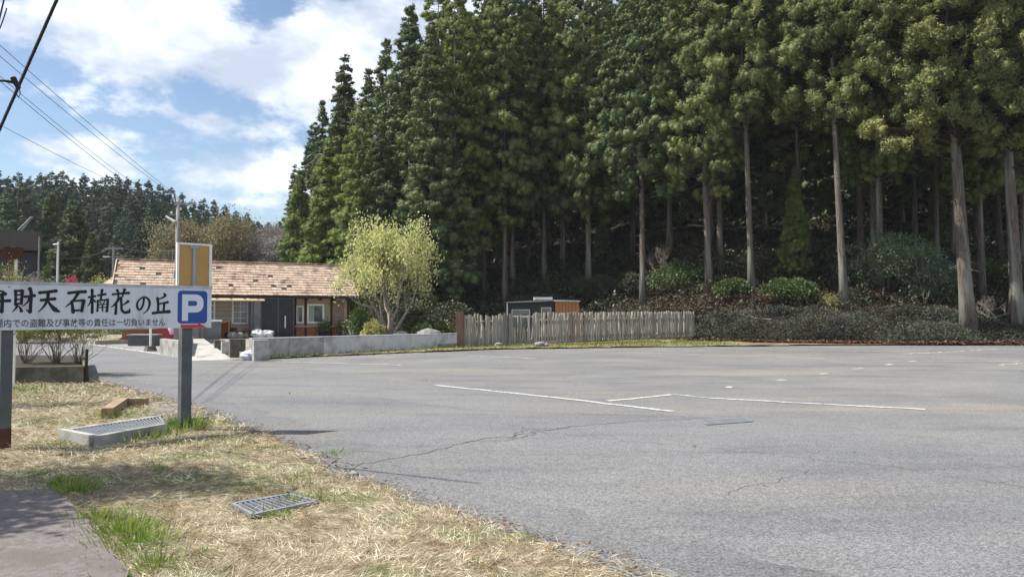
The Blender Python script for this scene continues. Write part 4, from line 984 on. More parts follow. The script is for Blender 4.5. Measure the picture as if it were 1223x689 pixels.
for k in range(1, 9): b.box(.02, hx(300)-.02, -.006, 0, .5+k*.25-.008, .5+k*.25+.008)
b.build('siding_joints', M['sidingline'], wall)
b = MB(); b.box(hx(300), HL, 0, .18, .62, EV); b.build('wall', M['oldwall'], house)
b = MB(); b.box(0, hx(300), -.04, .2, -.3, .5); b.box(hx(352), HL, -.03, .2, -.3, .55); b.build('brick_skirting', M['brick'], house)
b = MB(); b.box(0, hx(300), -.07, .0, .5, .56); b.box(hx(352), HL+.05, -.10, .0, .57, .66); b.build('sill_band', mat('pale sill', (.42, .36, .30), (.33, .28, .23), 5, .8), house)
# gable ends
b = MB()
for x in (0.0, HL-.15):
    b.add([(x, 0, EV), (x, DEP, EV), (x, DEP/2, RG-.15), (x+.15, 0, EV), (x+.15, DEP, EV), (x+.15, DEP/2, RG-.15)], [(0, 1, 2), (3, 5, 4), (0, 2, 5, 3), (1, 4, 5, 2)])
b.build('gable_wall', M['darkwood'], house)
# roof: courses of separate tiles over a dark underlay
OV = .75; slope = (RG-EV)/(DEP/2); ang = math.atan(slope); nrows = 13
xl, xr_ = -.5, HL+.45
def roofz(y): return RG - abs(y-DEP/2)*slope
b = MB()
for sgn in (-1, 1):
    y0 = -OV if sgn < 0 else DEP+OV
    b.add([(xl, y0, roofz(y0)-.08), (xr_, y0, roofz(y0)-.08), (xr_, DEP/2, RG-.08), (xl, DEP/2, RG-.08), (xl, y0, roofz(y0)-.005), (xr_, y0, roofz(y0)-.005), (xr_, DEP/2, RG-.005), (xl, DEP/2, RG-.005)], [(0,1,2,3),(4,5,6,7),(0,1,5,4),(1,2,6,5),(0,3,7,4)])
roof = b.build('roof', M['roofdark'], house)
b = MB(); rnd = random.Random(9)
for sgn in (-1, 1):
    Ls = (DEP/2+OV)
    for r_ in range(nrows):
        ya = (Ls/nrows)*r_; yb = ya+Ls/nrows*1.12
        x = xl+rnd.uniform(0, .2)
        while x < xr_:
            w = rnd.uniform(.25, .31)
            gone = rnd.random() < (.02 if r_ not in (3, 7) else .07)
            x2 = min(x+w, xr_)
            if not gone:
                tz = rnd.uniform(0, .022)
                def yy(s): return -OV+s if sgn < 0 else DEP+OV-s
                za, zb_ = roofz(yy(ya)), roofz(yy(min(yb, Ls)))
                vs = [(x+.006, yy(ya), za+.05+tz), (x2-.006, yy(ya), za+.05+tz), (x2-.006, yy(min(yb, Ls)), zb_+.006), (x+.006, yy(min(yb, Ls)), zb_+.006)]
                lo = [(p[0], p[1], p[2]-.045) for p in vs[:2]]
                b.add(vs+lo, [(0, 1, 2, 3), (0, 4, 5, 1)], min(1, max(0, rnd.gauss(.5, .28))))
            x += w
b.build('roof_tiles', M['tile'], roof)
b = MB()
for k in range(34):
    x = xl+(xr_-xl)*k/34; b.box(x, x+(xr_-xl)/34-.02, DEP/2-.14, DEP/2+.14, RG+.0, RG+.09+rnd.uniform(0, .025), rnd.random())
b.build('ridge_tiles', M['tile'], roof)
b = MB()
for x in (xl-.05, xr_):
    for sgn in (-1, 1):
        y0 = -OV if sgn < 0 else DEP+OV
        b.add([(x, y0, roofz(y0)-.14), (x, DEP/2, RG-.14), (x, DEP/2, RG+.06), (x, y0, roofz(y0)+.06), (x+.05, y0, roofz(y0)-.14), (x+.05, DEP/2, RG-.14), (x+.05, DEP/2, RG+.06), (x+.05, y0, roofz(y0)+.06)], [(0,1,2,3),(4,7,6,5),(0,4,5,1),(3,2,6,7),(0,3,7,4)])
b.build('bargeboard', M['tin'], roof)
b = MB(); b.box(xl, xr_, -OV-.03, -OV, roofz(-OV)-.13, roofz(-OV)+.0); b.build('fascia', M['darkwood'], roof)
# lower pent roof over the left part
b = MB(); xe = hx(315, .9)
b.add([(xl-.6, -1.35, EV-.66), (xe, -1.35, EV-.66), (xe, -.7, EV-.53), (xl-.6, -.7, EV-.53), (xl-.6, -1.35, EV-.72), (xe, -1.35, EV-.72), (xe, 0, EV-.5), (xl-.6, 0, EV-.5)], [(0,1,2,3),(4,5,1,0),(1,5,6,2),(4,7,6,5)])
b.build('pent_roof', M['tin'], roof)
b = MB()
for k in range(14): x = xl+k*.72; (b.box(x, x+.06, -1.1, -.05, EV-.46, EV-.38) if x < xe else None)
for k in range(8): x = xe+k*.8; (b.box(x, x+.07, -OV+.02, 0, EV-.62+.0, EV-.54) if x < xr_ else None)
b.build('rafters', M['darkwood'], roof)
b = MB(); b.tube([(hx(318, .3), -.72, EV-.36), (hx(322, .3), -.5, EV-1.0)], [.03, .03], 6); b.build('roof_brace', M['whiteframe'], roof)
# left side hipped skirt of the upper gable
b = MB()
b.add([(xl-.05, DEP/2-1.9, RG-1.05), (xl-1.1, -OV, EV-.4), (xl-.05, -OV, EV-.4)], [(0, 1, 2)]); b.add([(xl-.05, DEP/2-1.9, RG-1.05), (xl-1.1, -OV, EV-.4), (xl-1.1, DEP+OV, EV-.4), (xl-.05, DEP/2+1.9, RG-1.05)], [(0, 3, 2, 1)])
b.build('hip_skirt', M['tile'], roof)
def window(x0, x1, z0, z1, y=-.02, cols=2, rows=3, fw=.09, curtain=True):
    b = MB(); b.box(x0, x0+fw, y-.05, y+.02, z0, z1); b.box(x1-fw, x1, y-.05, y+.02, z0, z1); b.box(x0+fw, x1-fw, y-.05, y+.02, z0, z0+fw); b.box(x0+fw, x1-fw, y-.05, y+.02, z1-fw, z1)
    w = b.build('window', M['whiteframe'], house)
    if cols > 1 or rows > 1:
        b = MB()
        for k in range(1, cols): xx = x0+(x1-x0)*k/cols; b.box(xx-.018, xx+.018, y-.035, y-.006, z0+fw, z1-fw)
        for k in range(1, rows): zz = z0+(z1-z0)*k/rows; b.box(x0+fw, x1-fw, y-.033, y-.008, zz-.014, zz+.014)
        b.build('glazing_bars', M['whiteframe'], w)
    b = MB(); b.box(x0+fw, x1-fw, y-.004, y, z0+fw, z1-fw); b.build('pane', M['glass'], w)
    if curtain: b = MB(); b.box(x0+fw+.02, x0+(x1-x0)*.42, y-.007, y-.0045, z0+fw, z1-fw); b.build('curtain', M['curtain'], w)
window(hx(277), hx(296.5), hz(285, 387), hz(285, 358), cols=2, rows=4)
window(hx(244), hx(257), hz(250, 388), hz(250, 357), cols=2, rows=4)
window(hx(366.5), hx(387), hz(377, 386), hz(377, 363), cols=1, rows=1, fw=.1)
window(hx(353), hx(362.5), hz(357, 386), hz(357, 365), cols=1, rows=1, fw=.08)
window(hx(168), hx(186), hz(178, 388), hz(178, 358), cols=2, rows=4)
b = MB()
for px in (352.5, 365, 395.5, HL):
    x = px if px == HL else hx(px); b.box(x-.06, x+.06, -.09, -.002, .0, EV-.1)
b.box(hx(351), hx(397), -.085, -.004, hz(370, 355.5)-.05, hz(370, 355.5)+.04)
b.build('dark_posts', M['darkwood'], house)
b = MB(); b.box(hx(388.5), hx(394.5), -.05, -.005, hz(390, 386), hz(390, 362)); b.build('shutter_board', mat('green streaked board', (.22, .24, .13), (.35, .33, .22), 3, .8, stretch=(4, 4, .4)), house)
b = MB(); b.box(hx(397), hx(411), -.03, -.004, hz(404, 385), hz(404, 359)); b.build('plank_panel', mat('pinkish planks', (.30, .215, .17), (.22, .155, .125), 4, .85, stretch=(.6, .6, 5)), house)
b = MB(); b.box(hx(322), hx(338), -.09, -.05, hz(330, 365), hz(330, 362.5)); b.build('transom_light', M['lampwhite'], house)
# black entrance enclosure
ent = empty('entrance_screen', 'charcoal panelled wind screen built around the house entrance', 'screen', HO, hang)
x0, x1 = hx(298, .9), hx(351, .9); zt_ = EV-.57
b = MB(); b.box(hx(313, .9), x1, -.95, -.90, -.1, zt_); b.box(x1-.04, x1, -.9, -.1, -.1, zt_); b.build('panel', M['blackpanel'], ent)
b = MB()
for px in (298.5, 302.5, 312, 332, 350.5): x = hx(px, .9); b.box(x-.035, x+.035, -.985, -.952, -.1, zt_+.04)
b.box(x0, x1, -1.0, -.955, zt_-.0, zt_+.05); b.build('frame', M['slate'], ent)
b = MB(); b.box(x0+.1, hx(312, .9), -.94, -.93, -.1, zt_-.02); b.build('glass_pane', M['glass'], ent)
b = MB(); x = hx(340.5, .9); b.box(x-.03, x+.03, -1.0, -.955, .55, 1.25); b.build('handle', M['lampwhite'], ent)
# tv antenna on the ridge
an = empty('tv_antenna', 'small television antenna standing on the house ridge', 'antenna', HO+hv.normalized()*2.4+Vector((-math.sin(hang), math.cos(hang), 0))*3.2+Vector((0, 0, RG+.02)), hang)
b = MB().tube([(0, 0, 0), (0, 0, .75)], [.02, .02], 6); b.build('mast', M['steel'], an)
b = MB().tube([(-.8, 0, .6), (.9, 0, .6)], [.012, .012], 5)
for k in range(9): b.tube([(-.7+k*.18, -.28, .6), (-.7+k*.18, .28, .6)], [.008, .008], 4)
b.tube([(-.8, -.1, .6), (-.8, .1, .75)], [.01, .01], 4); b.build('elements', M['steel'], an)

# things in front of the house
d_ = hv.normalized(); nrm = Vector((d_.y, -d_.x, 0))
def hp(px, off, z=.22): s = hx(px, off); q = HO+d_*s+nrm*off; return Vector((q.x, q.y, z))
q = hp(253, 2.2); b = MB(); b.box(-.46, .46, -.2, .2, 0, .92); o = b.build('gate_pillar', M['greybox']); o.location = q; o.rotation_euler.z = hang; tag(o, 'square grey rendered block left of the orange slatted crate', 'pillar')
b = MB(); b.box(-.5, .5, -.24, .24, .925, 1.02); b.build('cap', M['whiteframe'], o)
cr = empty('slatted_crate', 'orange wooden slatted rack leaning between grey block and brick skirting', 'rack', hp(268, 1.6), hang-.2)
b = MB(); b.box(-.3, -.25, -.3, .3, 0, .75); b.box(.25, .3, -.3, .3, 0, .95); b.box(-.3, .3, .26, .3, 0, .9); b.build('frame', M['orangewood'], cr)
for k in range(4):
    b = MB(); b.box(-.34, .38, -.32+k*.16, -.2+k*.16, .0, .03, m=Matrix.Translation((0, 0, .86)) @ Matrix.Rotation(-.28, 4, 'Y')); b.build('slat', mat('slat wood', (.6, .42, .25), (.5, .33, .2), 5, .7), cr)
q = hp(283, 1.7); o = MB().blob((0, 0, .22), (.62, .35, .35), 9, 6, .25).build('tarpaulin_heap', M['rubber_drain_shade']); o.location = q; tag(o, 'black covered heap under the white framed window', 'heap')
for i in range(5):
    q = hp(276+i*4, 1.9+.1*(i % 2)); o = MB().blob((0, 0, .16), (.22, .18, .2), 8, 6, .2).build('garden_rock', M['stone']); o.location = q; tag(o, 'grey rock in the row before the black heap', 'rock', 'rocks before the black heap')
q = hp(315, 1.9); bb = MB(); 
for k in range(5): bb.blob((random.uniform(-.45, .45), random.uniform(-.15, .15), .16+random.uniform(0, .12)), (.32, .25, .24), 9, 7, .3)
o = bb.build('plastic_sheet_bundle', M['bagwhite']); o.location = q; tag(o, 'crumpled white plastic sheeting lying before the charcoal screen', 'plastic sheet')
# bicycle-like clutter at the right of the house: a parked bicycle
bk = empty('bicycle', 'dark old bicycle leaning by the house wall under the plank panel', 'bicycle', hp(398, .55), hang)
def ring(b, c, R, r, n=18):
    for k in range(n):
        a0, a1 = 2*math.pi*k/n, 2*math.pi*(k+1)/n; b.tube([(c[0]+R*math.cos(a0), c[1], c[2]+R*math.sin(a0)), (c[0]+R*math.cos(a1), c[1], c[2]+R*math.sin(a1))], [r, r], 5, cap=False)
for cx_ in (-.52, .52):
    b = MB(); ring(b, (cx_, 0, .33), .31, .022); w_ = b.build('wheel', M['rubber_drain_shade'], bk); b = MB()
    for k in range(8): a = k*math.pi/8; b.tube([(cx_-.29*math.cos(a), 0, .33-.29*math.sin(a)), (cx_+.29*math.cos(a), 0, .33+.29*math.sin(a))], [.004, .004], 3)
    b.build('spokes', M['steel'], w_)
b = MB()
for a, c in (((-.52, 0, .33), (-.08, 0, .3)), ((-.08, 0, .3), (-.2, 0, .78)), ((-.52, 0, .33), (-.2, 0, .7)), ((-.08, 0, .3), (.36, 0, .72)), ((-.2, 0, .68), (.34, 0, .78)), ((.52, 0, .33), (.34, 0, .85))): b.tube([a, c], [.018, .018], 6)
b.build('frame', M['darkwood'], bk)
b = MB().blob((-.2, 0, .82), (.13, .07, .04), 8, 5, 0); b.build('saddle', M['rubber_drain_shade'], bk)
b = MB(); b.tube([(.34, 0, .85), (.33, 0, .98)], [.014, .014], 6); b.tube([(.2, -.26, 1.0), (.33, -.12, .98), (.33, .12, .98), (.2, .26, 1.0)], [.013]*4, 6); b.build('handlebar', M['steel'], bk)
for i, px in enumerate((384, 389, 408)):
    q = hp(px, .5); t = empty('flower_pot', ['dark plant pot with a leggy plant, leftmost under the small window', 'dark plant pot right beside the leftmost pot', 'dark plant pot at the right house corner'][i], 'plant pot', q)
    b = MB().tube([(0, 0, 0), (0, 0, .3)], [.12, .17], 10); b.build('pot', M['blackpanel'], t)
    V, Q = leafquads(RNG.normal(size=(160, 3))*np.array([.17, .17, .2])+np.array([0, 0, .6]), RNG.normal(size=(160, 3))+np.array([0, 0, .4]), .13, .06, RNG); link('foliage', npmesh('foliage', V, Q, M['shrub'], RNG.uniform(size=160)), t)

# ------------------------------------------------------------------ low roadside wall, ramp and yard front
root = empty('garden_wall', 'long low pale concrete wall between the lot and the house garden', 'wall')
W0, W1, W2 = G(299, 429), G(420, 421), G(546, 415.5)
def cwall(b, a, c, w, h0, h1):
    t = (c-a).normalized(); n = Vector((-t.y, t.x, 0))*w/2; vs = [a+n, a-n, c-n, c+n]; hs = [h0, h0, h1, h1]
    b.add([(p.x, p.y, -.06) for p in vs]+[(p.x, p.y, h) for p, h in zip(vs, hs)], [(0,3,2,1),(4,5,6,7),(0,1,5,4),(1,2,6,5),(2,3,7,6),(3,0,4,7)])
segs = 7; hA, hB = .68, .64
for i in range(segs):
    a = W0.lerp(W2, i/segs)+Vector((0, 0, 0)); c = W0.lerp(W2, (i+1)/segs-.0015); b = MB(); cwall(b, a, c, .16, hA+(hB-hA)*i/segs, hA+(hB-hA)*(i+1)/segs); b.build('wall_section', M['lightconc'] if i > 1 else M['concrete'], root)
b = MB(); cwall(b, W0.lerp(W2, .003)+Vector((0, 0, 0)), W2, .20, 0, 0); b = MB()
t = (W2-W0).normalized(); n = Vector((-t.y, t.x, 0))
b.add([((W0+n*.1).x, (W0+n*.1).y, hA+.002), ((W0-n*.1).x, (W0-n*.1).y, hA+.002), ((W2-n*.1).x, (W2-n*.1).y, hB+.002), ((W2+n*.1).x, (W2+n*.1).y, hB+.002),
       ((W0+n*.1).x, (W0+n*.1).y, hA+.045), ((W0-n*.1).x, (W0-n*.1).y, hA+.045), ((W2-n*.1).x, (W2-n*.1).y, hB+.045), ((W2+n*.1).x, (W2+n*.1).y, hB+.045)], [(0,3,2,1),(4,5,6,7),(0,1,5,4),(1,2,6,5),(2,3,7,6),(3,0,4,7)])
b.build('coping', M['lightconc'], root)
# stepped blocks where the wall turns to the yard
for i, (px, py, w, h, lb, mk) in enumerate(((283, 427, .26, .66, 'dark mossy square concrete block at the wall end beside the ramp', 'mossconc'), (311, 430.5, .24, .69, 'thicker concrete pier at the corner of the low wall', 'concrete'), (271, 424, .2, .52, 'short concrete block left of the dark mossy one', 'concrete'), (262, 419, .2, .45, 'small concrete block at the upper side of the ramp', 'mossconc'))):
    p = G(px, py); o = MB().box(-w, w, -w*.7, w*.7, -.05, h).build('concrete_block', M[mk]); o.location = (p.x, p.y, 0); o.rotation_euler.z = .5; tag(o, lb, 'concrete block')
p = G(297, 430); o = MB().blob((0, 0, .14), (.28, .2, .2), 9, 6, .2).build('white_rock', M['bagwhite']); o.location = (p.x, p.y, 0); tag(o, 'round whitish stone between the blocks at the wall end', 'rock')
b = MB(); r0_, r1_, r2_, r3_ = G(229, 431), G(278, 430), G(243, 404.5, .25), G(226, 404.5, .25)
b.add([(r0_.x, r0_.y, .012), (r1_.x, r1_.y, .012), (r2_.x, r2_.y, .27), (r3_.x, r3_.y, .27), (r0_.x, r0_.y, -.06), (r1_.x, r1_.y, -.06), (r2_.x, r2_.y, -.06), (r3_.x, r3_.y, -.06)], [(0,1,2,3),(0,4,5,1),(1,5,6,2),(3,7,4,0)])
tag(b.build('ramp', M['concrete']), 'sloping pale concrete ramp leading from the road up to the house yard', 'ramp')
b = MB(); a, c, e = G(194, 424), G(216, 427), G(228, 415); cwall(b, a, c, .2, .62, .6); cwall(b, c, e, .2, .6, .5)
tag(b.build('stained_wall', M['concrete']), 'short stained concrete wall end left of the ramp', 'wall')
# grey metal box, white post, tub, small shed, red thing with pink bag
p = G(169, 413.5); o = MB().box(-.66, .66, -.3, .3, .02, .52).build('storage_box', M['slate']); o.location = (p.x, p.y+.3, 0); o.rotation_euler.z = -.05; tag(o, 'dark grey low storage box beside the white post', 'storage box')
b = MB(); b.box(-.7, .7, -.34, .34, .525, .57); b.build('lid', M['concrete'], o)
p = G(179.5, 419.5); wp = empty('marker_post', 'thin white post standing in a dark concrete foot at the road edge', 'post', (p.x, p.y, 0))
b = MB().tube([(0, 0, .22), (0, 0, 1.35)], [.045, .045], 10); b.build('pole', M['whiteframe'], wp); b = MB().tube([(0, 0, -.02), (0, 0, .22)], [.3, .22], 4); b.build('foot', M['mossconc'], wp)
p = G(110, 408); o = MB().tube([(0, 0, 0), (0, 0, .28)], [.22, .3], 12).build('tub', M['teal']); o.location = (p.x, p.y, .02); tag(o, 'small teal plastic tub at the far side of the road', 'tub')
b = MB(); b.tube([(0, 0, .28), (0, 0, .31)], [.33, .33], 12); b.build('rim', M['teal'], o)
p = G(131, 404); sh = empty('small_shed', 'low grey green shed seen under the sign beyond the road', 'shed', (p.x, p.y+1, 0)); b = MB().box(-.75, .75, 0, 1.4, .0, .95); b.build('wall', M['greentin'], sh)
b = MB(); b.box(-.9, .9, -.15, 1.5, .955, 1.02); b.build('roof', M['slate'], sh); b = MB(); b.box(-.77, -.69, -.03, -.002, 0, .95); b.build('corner_trim', M['whiteframe'], sh)
for i, (px, py, w, lb) in enumerate(((137, 408.5, .42, 'flat pale paving stone tilted at the far road edge'), (126, 407, .3, 'smaller flat stone left of the tilted paving stone'))):
    p = G(px, py); o = MB().blob((0, 0, .1), (w, .3, .12), 8, 5, .2).build('flat_stone', M['stone']); o.location = (p.x, p.y, 0); o.rotation_euler.y = -.25; tag(o, lb, 'stone')
p = G(147, 407); domeshrub('yellow_bush', 'yellow green leafy bush left of the dark grey storage box', (p.x, p.y+1.2, 0), 111, .75, 1.0, M['weed'], 900, .12, .06)
q = hp(200, 2.6); o = MB().box(-.42, .42, -.3, .3, 0, .8).build('plastic_bin', M['redplastic']); o.location = q; tag(o, 'dull red plastic bin behind the stained wall end', 'bin'); b = MB(); b.box(-.46, .46, -.34, .34, .805, .87); b.build('lid', M['redplastic'], o)
q = hp(205.5, 3.2); o = MB().blob((0, 0, .55), (.17, .12, .28), 8, 6, .2).build('plastic_bag', M['pinkbag']); o.location = q; tag(o, 'pink plastic bag in front of the red bin', 'bag')
q = hp(228, 2.5); o = MB().box(-.5, .5, -.2, .2, 0, .7).build('metal_cabinet', M['greybox']); o.location = q; tag(o, 'grey cabinet half hidden behind the right signpost', 'cabinet')

# ------------------------------------------------------------------ stake fence
fence = empty('stake_fence', 'weathered fence of upright silvery wooden stakes along the back of the lot', 'fence')
FA = G(549, 415.5); F1 = G(604, 413.5); F2 = G(640, 413); FB = P(828, 404, 41.5); FB.z = 0
rails = []
stk = []
for v in range(7):
    r_ = random.Random(v); b = MB(); pts = []; rad = []
    for i in range(5): t = i/4; pts.append((r_.uniform(-.012, .012), r_.uniform(-.012, .012), t)); rad.append(.052*r_.uniform(.82, 1.12)*(1 if i < 4 else .8))
    b.tube(pts, rad, 7); stk.append(b.mesh('picket', M['stake']))
def picket(p, h, lean=(0, 0), w=1.0, z=.02):
    o = link('picket', random.choice(stk), fence); o.location = (p.x, p.y, z); o.scale = (w, w, h); o.rotation_euler = (lean[0], lean[1], random.uniform(0, 6))
# left, ragged section
n = 27
for i in range(n):
    p = FA.lerp(F1, (i+.9)/n); picket(p, 1.52+random.uniform(-.12, .06)-(.45 if i in (11, 12) else 0), (random.gauss(0, .02), random.gauss(0, .045)), random.uniform(.9, 1.5))
n = 61; F2z, FBz = .12, .32
for i in range(n):
    t = i/(n-1); p = F2.lerp(FB, t); picket(p, (1.50-.12*t)+random.uniform(-.03, .03), (random.gauss(0, .01), random.gauss(0, .018)), random.uniform(1.05, 1.5), F2z+(FBz-F2z)*t)
for i in range(12):      # gate of broken stakes
    t = (i+.5)/12; p = F1.lerp(F2, t); picket(p, random.choice([1.3, 1.4, .8, 1.45, 1.4]), (random.gauss(0, .03), random.gauss(0, .06)), random.uniform(.9, 1.3), .1)
def rail(a, c, z0, z1, r=.035):
    b = MB().tube([(a.x, a.y+.06, z0), (c.x, c.y+.06, z1)], [r, r], 6); b.build('rail', M['stake'], fence)
rail(FA, F1, .4, .42); rail(FA, F1, 1.2, 1.2); rail(F1, F2, .3, .35); rail(F2, FB, .45, .6); rail(F2, FB, 1.25, 1.35); rail(F2, FB, .14, .33, .045); rail(F1, F2, 1.42, 1.4)
for p, h, w, mk in ((FA, 1.66, .17, 'brownpost'), (F1+Vector((-.05, -.05, 0)), 1.6, .10, 'stake'), (F1+Vector((.22, 0, 0)), 1.58, .08, 'stake'), (F2, 1.62, .08, 'stake')):
    b = MB().box(p.x-w, p.x+w, p.y-w*.8, p.y+w*.8, -.05, h); b.build('gate_post', M[mk], fence)
for i, (px, s, lb) in enumerate(((596, .16, 'pale round stone at the foot of the ragged stakes'), (645, .2, 'flat stone at the foot of the gate post'), (652, .14, 'small stone right of the gate post'))):
    p = G(px, 415); o = MB().blob((0, 0, s*.5), (s*1.3, s, s*.7), 8, 6, .2).build('stone', M['stone']); o.location = (p.x, p.y, .04); tag(o, lb, 'stone')

# shed and orange hut behind the fence
Ysh = 40.5
s0 = P(606, 375, Ysh); s1 = P(663, 375, Ysh); sh = empty('storage_shed', 'low charcoal shed with pale roof edge behind the stake fence', 'shed', (s0.x, Ysh, 0))
w = s1.x-s0.x; zt_ = P(606, 362, Ysh).z; zt2_ = P(650, 359.5, Ysh).z
b = MB(); b.prism([(0, .0), (w, .0), (w, zt2_), (0, zt_)], 0, 2.2); b.build('wall', M['blackpanel'], sh)
b = MB(); b.prism([(-.08, zt_+.003), (w+.02, zt2_+.003), (w+.02, zt2_+.07), (-.08, zt_+.07)], -.15, 2.3); b.build('roof', M['concrete'], sh)
b = MB(); b.box(0-.04, .02, -.06, -.005, 0, zt_-.01); b.build('corner_trim', M['whiteframe'], sh)
def shframe(px0, px1, py0, py1):
    a = P(px0, py0, Ysh); c = P(px1, py1, Ysh); x0, x1 = a.x-s0.x, c.x-s0.x; z1, z0 = a.z, c.z; b = MB(); f = .045
    b.box(x0, x1, -.04, -.003, z1-f, z1); b.box(x0, x0+f, -.04, -.003, z0, z1-f); b.box(x1-f, x1, -.04, -.003, z0, z1-f); wn = b.build('window', M['lightconc'], sh)
    b = MB(); b.box(x0+f, x1-f, -.015, -.004, z0, z1-f); b.build('pane', M['glass'], wn)
shframe(611, 633, 369.5, 400); shframe(646, 658.5, 367, 376)
a = P(638, 357, Ysh); c = P(660, 361, Ysh); b = MB(); b.box(a.x-s0.x, c.x-s0.x, .1, 1.3, zt2_+.075, zt2_+.22); b.build('roof_box', M['lightconc'], sh)
h0_ = P(663.5, 360, Ysh-.2); h1_ = P(691.5, 358, Ysh-.2); hu = empty('wooden_hut', 'small orange stained board hut adjoining the charcoal shed', 'hut', (h0_.x, Ysh-.2, 0)); w = h1_.x-h0_.x; hz_ = P(670, 360, Ysh-.2).z
b = MB(); b.box(0, w, 0, 1.9, 0, hz_); hw = b.build('wall', M['orangewood'], hu)
b = MB()
for k in range(1, 7): b.box(w*k/7-.008, w*k/7+.008, -.006, -.0005, 0, hz_-.01)
b.build('board_joints', M['darkwood'], hw)
b = MB(); b.prism([(-.06, hz_+.003), (w+.06, hz_-.02), (w+.06, hz_+.05), (-.06, hz_+.09)], -.12, 2.0); b.build('roof', M['lightconc'], hu)

# ------------------------------------------------------------------ poles, wires, left background
PX = P(210.5, 400, 34); up_ = empty('utility_pole', 'grey utility pole with crossarm and lamp rising behind the sign', 'utility pole', (PX.x, 34, 0))
topz = P(210, 236, 34).z
b = MB().tube([(0, 0, -.1), (0, 0, topz)], [.125, .085], 12); b.build('pole', M['pole'], up_, True)
b = MB().box(-.12, .82, -.04, .04, topz-.32, topz-.25); b.tube([(-.28, 0, topz-.06), (.0, 0, topz-.06)], [.02, .02], 6); b.box(-.35, .02, -.03, .03, topz-.82, topz-.77); b.box(-.13, .13, -.1, .1, topz-.36, topz-.2); b.build('crossarm', M['steel'], up_)
for x, z in ((.3, -.22), (.7, -.22), (-.24, .0), (-.3, -.74), (.12, -.55)):
    b = MB().blob((x, 0, topz+z+.03), (.045, .045, .07), 8, 6, 0); b.build('insulator', M['lampwhite'], up_)
b = MB().tube([(0, -.05, topz-1.05), (-.14, -.1, topz-1.1)], [.03, .03], 6); b.tube([(-.12, -.1, topz-1.12), (-.5, -.14, topz-.88)], [.06, .045], 8); b.build('street_lamp', M['lampwhite'], up_)
b = MB().box(-.09, .09, -.12, -.085, 3.2, 3.5); b.build('meter_box', M['steel'], up_)
top = Vector((PX.x, 34, topz))
def wire(a, c, r, sag, m, label, name='power_line'):
    pts = []
    for i in range(25): t = i/24; p = a.lerp(c, t); p.z -= sag*4*t*(1-t); pts.append(p)
    b = MB().tube(pts, [r]*25, 5); return tag(b.build(name, m), label, 'wire', 'overhead wires')
wire(P(-90, -10, 13), top+Vector((-.1, 0, .02)), .008, .15, M['wiregrey'], 'thin grey wire ending at the very top of the utility pole')
wire(P(-90, -26, 13.4), top+Vector((.3, 0, -.2)), .008, .12, M['wiregrey'], 'uppermost thin grey wire, ending on the crossarm of the utility pole')
wire(P(-90, 20, 12.6), top+Vector((-.3, 0, -.75)), .008, .2, M['wiregrey'], 'thin grey wire ending at the lower bracket of the pole')
wire(P(-90, 14, 12.9), top+Vector((-.2, 0, -.62)), .007, .2, M['wiregrey'], 'thinner wire closest alongside the lower bracket wire')
wire(P(-90, 100, 13), P(130, 215, 24), .006, .05, M['wiregrey'], 'lowest thin wire slanting down at the left under the clouds')
wire(P(130, 215, 24), top+Vector((-.1, 0, -.3)), .008, .15, M['wiregrey'], 'thin wire continuing from the lowest one up to the pole')
# thick cable near the upper left corner
ca, cb = P(110, -95, 7.0), P(-38, 240, 9.0)
wire(ca, cb, .017, .0, M['wire'], 'thick black twisted cable crossing the upper left corner', 'cable')
b = MB(); pts = []
for i in range(140): t = i/139; p = ca.lerp(cb, t); a = i*1.1; pts.append(p+Vector((math.cos(a), math.sin(a)*.3, math.sin(a)))*.019)
b.tube(pts, [.006]*140, 4); o = b.build('lashing_wire', M['wire']); tag(o, 'thin wire lashed in a spiral around the thick black cable', 'wire')
jn = P(19, 99, 7.9); j = empty('cable_junction', 'black cable junction where the side cable meets the thick one', 'junction', jn)
b = MB().tube([(-.03, 0, .05), (.03, 0, -.06)], [.032, .026], 8); b.build('sleeve', M['wire'], j)
b = MB().tube([(0, 0, 0), (-.12, 0, .02), (-.5, .05, .05)], [.02, .014, .012], 6); b.tube([(.03, 0, -.02), (.05, 0, -.12), (.03, 0, -.16), (.0, 0, -.1)], [.006]*4, 4); b.build('tail_cable', M['wire'], j)
wire(P(12, -30, 7), P(-14, 80, 7.2), .008, .0, M['wire'], 'short black wire at the extreme upper left corner', 'cable')
wire(P(-10, 50, 7), P(8, 10, 7), .006, .05, M['wire'], 'thin slack loop hanging in the upper left corner', 'cable')
# thin far poles
def farpole(px, py, Y, r, lb, lamp=False, arm=False):
    t_ = P(px, py, Y); rt = empty('distant_pole', lb, 'pole', (t_.x, Y, 0)); b = MB().tube([(0, 0, 0), (0, 0, t_.z)], [r*1.2, r], 8); b.build('pole', M['lampwhite'] if lamp else M['pole'], rt)
    if lamp: b = MB().blob((-.15, -.1, t_.z-.2), (.22, .12, .07), 8, 5, 0); b.build('lamp', M['lampwhite'], rt)
    if arm: b = MB().box(-.8, .8, -.05, .05, t_.z-.25, t_.z-.15); b.tube([(-.9, 0, t_.z-.9), (.9, 0, t_.z-.9)], [.04, .04], 5); b.build('crossarm', M['steel'], rt)
    return t_
a = farpole(69.5, 289, 56, .075, 'thin white lamp pole above the middle of the white sign', True)
c = farpole(136, 294, 62, .10, 'thin grey pole with crossarms beside the left gable', False, True)
farpole(47, 283, 50, .05, 'thin dark post beside the brown metal building')
wire(a+Vector((0, 0, -1.2)), c, .02, .4, M['wiregrey'], 'distant wire between the white lamp pole and the grey pole')
wire(c, P(245, 300, 66), .02, .4, M['wiregrey'], 'distant wire leading right from the grey pole behind the roof')
